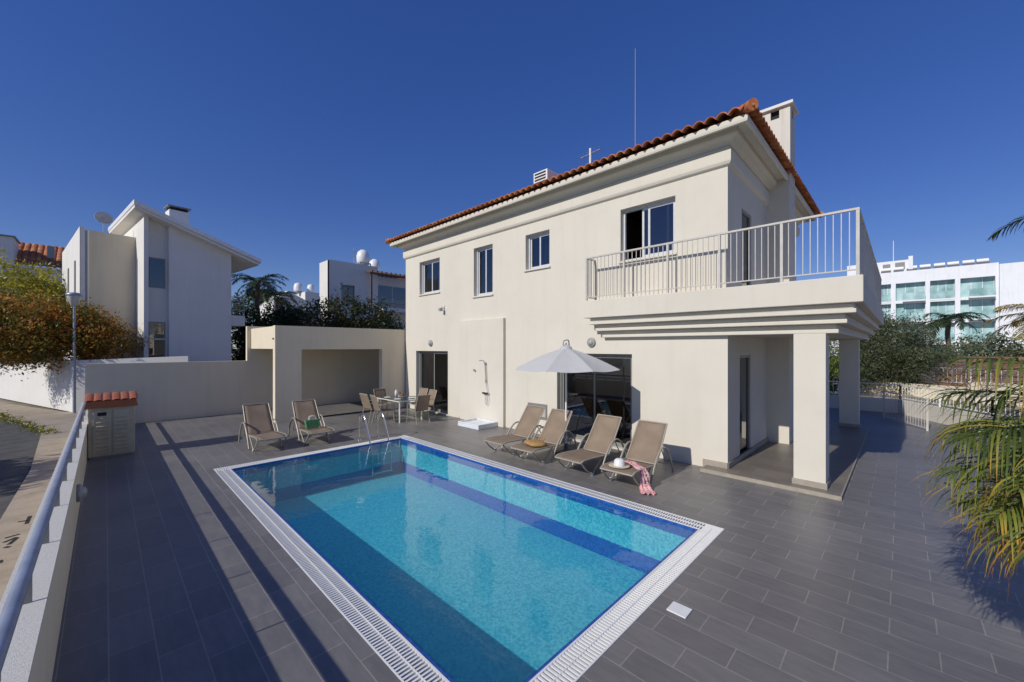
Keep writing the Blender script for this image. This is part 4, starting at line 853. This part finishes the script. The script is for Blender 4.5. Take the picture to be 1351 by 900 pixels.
# terrace edge walls and railings on the right
def rail_run(name, label, pts, z0, z1, sp=.13, post=1.6, cat='railing', group=None, mat=None, wd=.014, bottom=True):
    base = (pts[0][0], pts[0][1], z0); mat = mat or M['white_metal']; t_ = thing(name, label, cat, base, 0, group)
    r_ = MB(); pk = MB(); po = []
    for p, q_ in zip(pts[:-1], pts[1:]):
        p3 = Vector((p[0],p[1],0)); q3 = Vector((q_[0],q_[1],0)); L_ = (q3-p3).length
        r_.bar((p[0],p[1],z1), (q_[0],q_[1],z1), .05, .03)
        if bottom: r_.bar((p[0],p[1],z0+.08), (q_[0],q_[1],z0+.08), .03, .03)
        n = int(L_/sp)
        for i in range(n+1):
            c = p3.lerp(q3, i/n); pk.box(c.x-wd/2, c.x+wd/2, c.y-wd/2, c.y+wd/2, z0+.06, z1)
        m_ = max(1, round(L_/post))
        for i in range(m_+1): po.append(p3.lerp(q3, i/m_))
    r_.build('rails', mat, t_, base); pk.build('pickets', mat, t_, base)
    for c in po: MB().box(c.x-.025, c.x+.025, c.y-.025, c.y+.025, z0, z1+.01).build('post', mat, t_, base)
    return t_
tw = MB(); wallseg(tw, (20.9,17.9), (20.9,.1), -.3, .52, .52, .18); wallseg(tw, (20.9,.1), (17.72,-1.74), -.3, .52, .52, .18)
wallseg(tw, (17.72,-1.74), (8,-7.4), -.3, .52, .52, .18)
top_single(tw, 'terrace_wall', M['stucco'], 'low cream wall closing the far right side of the terrace', 'wall', (20.9, 5, -.3))
rail_run('terrace_railing', 'white picket railing standing on the low terrace wall', [(20.99,9),(20.99,.05),(17.75,-1.85),(12,-5.2)], .52, 1.08, .13, 1.7)
rail_run('stair_railing', 'free standing white railing on the tiles in front of the low terrace wall', [(19.1,.45),(17.1,-.54)], .0, .95, .13, 2.2, wd=.010, mat=M['rail'])
gw = MB(); wallseg(gw, (31.0,-2.4), (27.5,-7.5), -.3, .75, .75, .3); wallseg(gw, (31.0,-2.4), (33.5,3.0), -.3, .45, .45, .3)
top_single(gw, 'garden_wall', M['ochre_and_bounce'], 'pale garden retaining wall beyond the terrace beside the leafless bush', 'wall', (31, -2.4, -.3))
rail_run('garden_railing', 'long white railing across the garden beyond the bare bush', [(33.0,-1.0),(31.0,-4.2),(28.8,-8.6)], .5, 1.35, .18, 2.2, wd=.02)
tp = MB()
for z in (.55, 1.0, 1.45): tp.box(42.4, 42.55, -12, -1.2, z, z+.40)
tp.box(42.55, 43.4, -12, -1.2, -.3, 1.75); top_single(tp, 'timber_planter', M['timber'], 'long brown timber planter in front of the hotel garden', 'planter', (42.9, -6, -.3))
rk = MB()
for i in range(14):
    c = (29+rng.uniform(-2,2), -2+rng.uniform(-3,3)); rk.lathe([(0,-.05),(.28,.0),(.22,.14),(.08,.2),(0,.2)], 7, (c[0], c[1], -.28))
o = top_single(rk, 'rocks', M['earth'], 'scattered pale rocks in the garden', 'rocks', (29,-2,-.28)); del o['category']; o['kind'] = 'stuff'

# ------------------------------------------------------------------ hotel
ho = (78.5, -4, -.3)
hot = thing('hotel', 'long white hotel with teal glass balconies beyond the garden', 'hotel', ho)
XH = 78.5; bays = [(2.35,5.2),(1.11,2.25),(-2.29,.63),(-5.01,-2.74),(-8.42,-5.48)]
rows = [(9.05,11.5),(6.2,8.65),(3.3,5.75),(.4,2.85)]
hw = MB(); hh = [(y0, y1, a0, a1) for (y0, y1) in bays for (a0, a1) in rows]; wall_holes(hw, XH, 1.4, -8.69, 14, -.3, 13.15, hh)
hw.box(XH+1.4, XH+14, -8.69, 14, -.3, 13.1); hw.box(XH-.6, XH+14, -26, -8.69, -.3, 12.85)
hw.box(XH+1, XH+6, -.66, 6, 13.1, 14.9); hw.box(XH+.6, XH+6, -1.1, -.66, 13.1, 15.3)
hw.build('walls', M['hotel'], hot, ho)
for (y0, y1) in bays:
    for k, (a0, a1) in enumerate(rows):
        p_ = MB().box(XH+.85, XH+.9, y0+.002, y1-.002, a0+.002, a1-.002).build('window', M['glass_teal'], hot, ho)
        f = MB()
        nb = 3
        for i in range(nb+1): yy = y0+.03+(y1-y0-.06)*i/nb; f.box(XH+.80, XH+.849, yy-.025, yy+.025, a0+.002, a1-.002)
        f.build('mullion', M['hotel'], p_, ho)
        wide = y1-y0 > 2.3
        s_ = MB(); yb0, yb1 = (y0+.002, y1-.7) if wide else (y0+.002, y1-.002)
        pr = .7 if wide else .05
        s_.box(XH-pr, XH-.002, yb0, yb1, a0-.22, a0-.04); b = s_.build('balcony', M['hotel'], hot, ho)
        MB().box(XH-pr+.02, XH-pr+.05, yb0+.02, yb1-.02, a0-.04, a0+.95).build('balustrade', M['glass_teal'], b, ho)
w_ = MB().box(XH+.96, XH+.999, 1.2, 2.0, 13.5, 14.5).build('louvre_window', M['dark_frame'], hot, ho); MB().box(XH+.96, XH+.999, -.3, .7, 13.6, 14.6).build('louvre_window', M['dark_frame'], hot, ho)
hy = [1.67,.35,-.99,-2.29,-3.64,-4.89,-6.24,-7.45]
sh = thing('solar_heater', '', 'solar heater', (0,0,0), 0, 'solar water heaters along the hotel roof')
q = MB(); q.tube([(0,-.52,.52),(0,.52,.52)], .29, 12); q.build('tank', M['tank'], sh); q = MB(); q.add([(-.25,-.5,.35),(-.25,.5,.35),(-1.0,.5,-.0),(-1.0,-.5,-.0)], [(0,1,2,3)]); q.build('panel', M['solar'], sh, solid=.05)
q = MB(); [q.tube([(x_, y_, 0), (x_*.2, y_, .45)], .02, 5) for x_ in (-.2, .2) for y_ in (-.4, .4)]; q.build('stand', M['grille'], sh)
for i, y in enumerate(hy):
    o = sh if i == 0 else copy_tree(sh); o.location = (XH+1.0, y, 13.16)
    o['label'] = 'white solar water heater on the hotel roof, %s from the left' % ['first','second','third','fourth','fifth','sixth','seventh','last'][i]
q = MB(); q.tube([(XH+3,.9,14.9),(XH+3,.9,18.2)], .05, 5); top_single(q, 'hotel_mast', M['white_metal'], 'thin white mast on top of the hotel roof', 'mast', (XH+3,.9,14.9))

# ------------------------------------------------------------------ white modern house, left
ao = (1.25, 25, -.3); rot = R(6.5)
mh = thing('modern_house', 'tall white modern house with a single pitch roof beyond the boundary wall', 'house', ao, rot)
def A(mb, name, mat, parent=None, **kw): return mb.build(name, mat, parent or mh, None, **kw)
q = MB()
def slant(mb, x0, x1, y0, y1, z0, za, zb_):
    mb.add([(x0,y0,z0),(x1,y0,z0),(x1,y1,z0),(x0,y1,z0),(x0,y0,za),(x1,y0,zb_),(x1,y1,zb_),(x0,y1,za)], [(0,3,2,1),(4,5,6,7),(0,1,5,4),(1,2,6,5),(2,3,7,6),(3,0,4,7)])
zr = lambda x_: 8.95-.36*(x_+.1)
slant(q, 0, .16, 0, 6, 0, zr(0), zr(.16)); slant(q, .16, .90, .35, 6, 0, zr(.16), zr(.90)); slant(q, .90, 3.45, 0, 6, 0, zr(.9), zr(3.45))
A(q, 'main_wall', M['white_wall'])
q = MB(); q.box(-1.85, -.001, 1.75, 10, 0, 8.15); A(q, 'side_wing', M['ochre_and_bounce']); A(MB().box(-1.87, -1.851, 1.7, 10, 0, 8.25).box(-1.87, -1.70, 1.70, 1.749, 0, 8.25), 'wing_side', M['white_wall'])  # ochre front puts warm reflected light into colour; white sheet is the sunlit side
A(MB().tube([(-1.62,1.70,0),(-1.62,1.70,8.1)], .04, 8), 'drain_pipe', M['white_wall'])
for y in (3.2, 6.2): A(MB().box(-1.905, -1.871, y, y+.35, 4.6 if y < 4 else 4.2, 6.9), 'slit_window', M['dark_frame'])
q = MB(); x0, x1 = -.38, 4.60
def rs(mb, x0, x1, y0, y1, th): mb.add([(x0,y0,zr(x0)),(x1,y0,zr(x1)),(x1,y1,zr(x1)),(x0,y1,zr(x0)),(x0,y0,zr(x0)+th),(x1,y0,zr(x1)+th),(x1,y1,zr(x1)+th),(x0,y1,zr(x0)+th)], [(0,3,2,1),(4,5,6,7),(0,1,5,4),(1,2,6,5),(2,3,7,6),(3,0,4,7)])
rs(q, x0, x1, -.45, 6.4, .14); rfo = A(q, 'roof', M['white_wall']); q = MB(); 
q.add([(v[0], v[1], v[2]+.142) for v in [(x0-.03,-.52,zr(x0)),(x1+.1,-.52,zr(x1+.03)),(x1+.1,6.45,zr(x1+.03)),(x0-.03,6.45,zr(x0))]]+[(v[0], v[1], v[2]+.34) for v in [(x0-.03,-.52,zr(x0)),(x1+.1,-.52,zr(x1+.03)),(x1+.1,6.45,zr(x1+.03)),(x0-.03,6.45,zr(x0))]], [(0,3,2,1),(4,5,6,7),(0,1,5,4),(1,2,6,5),(2,3,7,6),(3,0,4,7)])
A(q, 'roof_edge', M['tank'], rfo)
q = MB(); q.box(1.15, 1.95, 1.2, 2.0, 8.2, 9.75); chm = A(q, 'chimney', M['white_wall'], rfo); A(MB().box(1.08, 2.02, 1.13, 2.07, 9.9, 9.96), 'chimney_cap', M['dark_frame'], chm); A(MB().box(1.2,1.9,1.25,1.95,9.751,9.899), 'flue', M['dark'], chm)
for (z0, z1) in ((5.62,7.05),(2.08,4.0)):
    w_ = A(MB().box(.20, .82, .33, .349, z0, z1), 'window', M['dark_frame']); A(MB().box(.25, .77, .315, .329, z0+.06, z1-.06), 'pane', M['glass'], w_)
    if z0 < 3: A(MB().box(.2,.82,.305,.332,(z0+z1)/2+.1,(z0+z1)/2+.18), 'transom', M['frame'], w_)
bl = A(MB().box(3.451, 4.15, .2, 5, 3.95, 4.5), 'balcony', M['white_wall']); q = MB(); [q.bar((3.47,.25,z),(4.13,.25,z), .03, .03) for z in (4.8,5.05,5.3,5.5)]; [q.bar((4.12,.25,z),(4.12,4.9,z), .03, .03) for z in (4.8,5.05,5.3,5.5)]; q.bar((4.12,.25,4.5),(4.12,.25,5.5), .03,.03); A(q, 'balcony_rail', M['grey_metal'], bl)
ds = thing('satellite_dish', 'round pale satellite dish on the roof of the white modern house', 'satellite dish', (.15, 27.4, 7.9)); mt = Matrix.Rotation(R(-60), 4, 'X') @ Matrix.Rotation(R(180), 4, 'X')
d_ = MB().lathe([(0,0),(.14,.015),(.27,.06),(.33,.09)], 22); d_.xf(Matrix.Translation((-.2,0,.75)) @ Matrix.Rotation(R(68), 4, 'X') @ Matrix.Rotation(R(10), 4, 'Y')); d_.build('dish', pm('dish_grey', (.5,.5,.48), .5), ds, solid=.01)
MB().tube([(-.2,0,0),(-.2,.0,.75)], .03, 6).build('stand', M['grille'], ds); MB().tube([(-.2,-.1,.65),(-.2,-.55,.72)], .015, 6).build('feed_arm', M['dark_frame'], ds)

# red roofed house far left
bo = (-3.6, 45, -.3); rh = thing('red_roof_house', 'white house with a red tiled roof at the far left edge', 'house', bo)
q = MB(); q.box(-9, 3.2, 0, 8, 0, 8.6); q.build('wall', M['white_wall'], rh); q = MB(); q.box(-3.0, -.85, -1.0, 1.5, 0, 10.4); t3 = q.build('tower', M['white_wall'], rh); MB().box(-3.1, -.75, -1.1, 1.6, 10.4, 10.5).build('tower_cap', M['dark_frame'], t3)
q = MB(); nn = 60
vs = []
for s_, z in ((-.5,8.62),(2.8,10.7)):
    for i in range(nn*4+1): vs.append((-6+10*i/(nn*4), s_, z+.09*abs(math.sin(math.pi*i/8))**.6))
m2 = nn*4+1; q.add(vs, [(i, i+1, m2+i+1, m2+i) for i in range(nn*4)]); r2 = q.build('roof', M['roof'], rh, solid=.05)
MB().box(.6,.95,.2,.5, 9.4, 10.3).build('roof_pipe', M['grille'], r2); MB().box(-2, 3.25, -.35, -.001, 8.45, 8.6).build('eaves', M['tank'], rh)

# pergola house and its neighbours (centre back)
po_ = (15, 32, -.3); ph = thing('pergola_house', 'flat roofed white house with a timber pergola terrace behind the shrubs', 'house', po_)
def B(mb, name, mat, parent=None, **kw): return mb.build(name, mat, parent or ph, po_, **kw)
q = MB(); wallz = MB(); fr_wall(q, 12.25, 16.3, 32, .3, -.3, 9.35, [(13.2,14.3,6.0,7.5)]); q.box(12.25, 16.3, 32.3, 34.0, -.3, 9.35); q.box(16.3, 21, 33.5, 38, -.3, 9.1); q.box(16.3, 21, 31.4, 33.5, -.3, 3.3)
B(q, 'wall', M['white_wall']); B(MB().box(16.3, 21, 31.1, 33.49, 5.55, 5.85), 'balcony_floor', M['white_wall'])
w_ = B(MB().box(13.2, 14.3, 32.2, 32.25, 6.0, 7.5), 'window', M['dark_frame']); B(MB().box(13.28,13.70,32.17,32.19,6.1,7.4).box(13.80,14.22,32.17,32.19,6.1,7.4), 'pane', M['glass'], w_)
w_ = B(MB().box(17.0, 19.9, 33.42, 33.48, 5.86, 8.1), 'patio_door', M['frame']); B(MB().box(17.06, 18.4, 33.39, 33.41, 5.95, 8.02).box(18.5, 19.84, 33.39, 33.41, 5.95, 8.02), 'pane', M['glass'], w_)
q = MB(); q.bar((16.3,31.2,6.75),(21,31.2,6.75), .04, .04); [q.bar((16.3+.14*i,31.2,5.85),(16.3+.14*i,31.2,6.75), .015, .015) for i in range(34)]; B(q, 'balcony_rail', M['dark_frame'])
q = MB(); q.box(15.2, 15.32, 31.0, 31.12, 5.5, 8.5); q.box(15.1, 21, 31.0, 31.14, 8.5, 8.66); [q.bar((15.3+.42*i, 30.9, 8.74), (15.3+.42*i, 33.6, 8.9), .09, .14) for i in range(14)]
B(q, 'pergola', pm('dark_timber', (.13, .075, .05), .7, .3, 9))
B(MB().box(16.6, 20.5, 31.42-.05, 31.399, .2, 3.0), 'garage_door', M['dark_frame'])
for i, (x, z, nm, s_) in enumerate(((15.6, 9.35, 'left', .52), (17.5, 9.10, 'right', .50))):
    t_ = thing('water_tank', 'white domed water tank on the pergola house roof, the %s one of the pair' % nm, 'water tank', (x, 33.3 if i == 0 else 35, z-.02), 0, 'white water tanks on the pergola house')
    MB().lathe([(s_*.8,.4),(s_,.5),(s_*1.04,1.0),(s_*.85,1.35),(s_*.4,1.55),(0,1.6)], 20).build('tank', M['tank'], t_); MB().box(-.5,.5,-.5,.5,.34,.40).box(-.5,-.42,-.5,-.42,0,.34).box(.42,.5,-.5,-.42,0,.34).box(-.5,-.42,.42,.5,0,.34).box(.42,.5,.42,.5,0,.34).build('stand', M['grille'], t_)
q = MB(); q.tube([(14.9,33.5,9.35),(14.9,33.5,11.0)], .03, 5); [q.tube([(14.7,33.5,10.3+.2*k),(15.1,33.5,10.3+.2*k)], .015, 4) for k in range(3)]; top_single(q, 'roof_aerial', M['grille'], 'thin aerial beside the water tanks on the pergola house', 'aerial', (14.9,33.5,9.35))
no = (14, 45, -.3); nh = thing('white_cottage', 'low white house with slanting gables left of the pergola house', 'house', no)
q = MB(); q.add([(-2.2,0,0),(.9,0,0),(.9,0,7.7),(-.9,0,8.6),(-2.2,0,7.2),(-2.2,6,0),(.9,6,0),(.9,6,7.7),(-.9,6,8.6),(-2.2,6,7.2)], [(0,1,2,3,4),(9,8,7,6,5),(0,5,6,1),(1,6,7,2),(2,7,8,3),(3,8,9,4),(4,9,5,0)]); q.box(.901, 4.5, .4, 6, 0, 8.7); q.build('wall', M['white_wall'], nh)
MB().box(-.3,.25,-.02,-.001,6.3,7.0).build('window', M['dark_frame'], nh)
for i, (x, s_, nm) in enumerate(((14.7,.42,'left'),(16.0,.36,'right'))):
    t_ = thing('water_tank', 'small distant white water tank on the low cottage roof, the %s one' % nm, 'water tank', (x, 47, 8.38), 0, 'white water tanks on the cottage')
    MB().lathe([(s_,.2),(s_*1.04,.7),(s_*.8,1.0),(0,1.15)], 16).build('tank', M['tank'], t_); MB().lathe([(s_*.9,0),(s_*.9,.2)], 12).build('stand', M['grille'], t_)
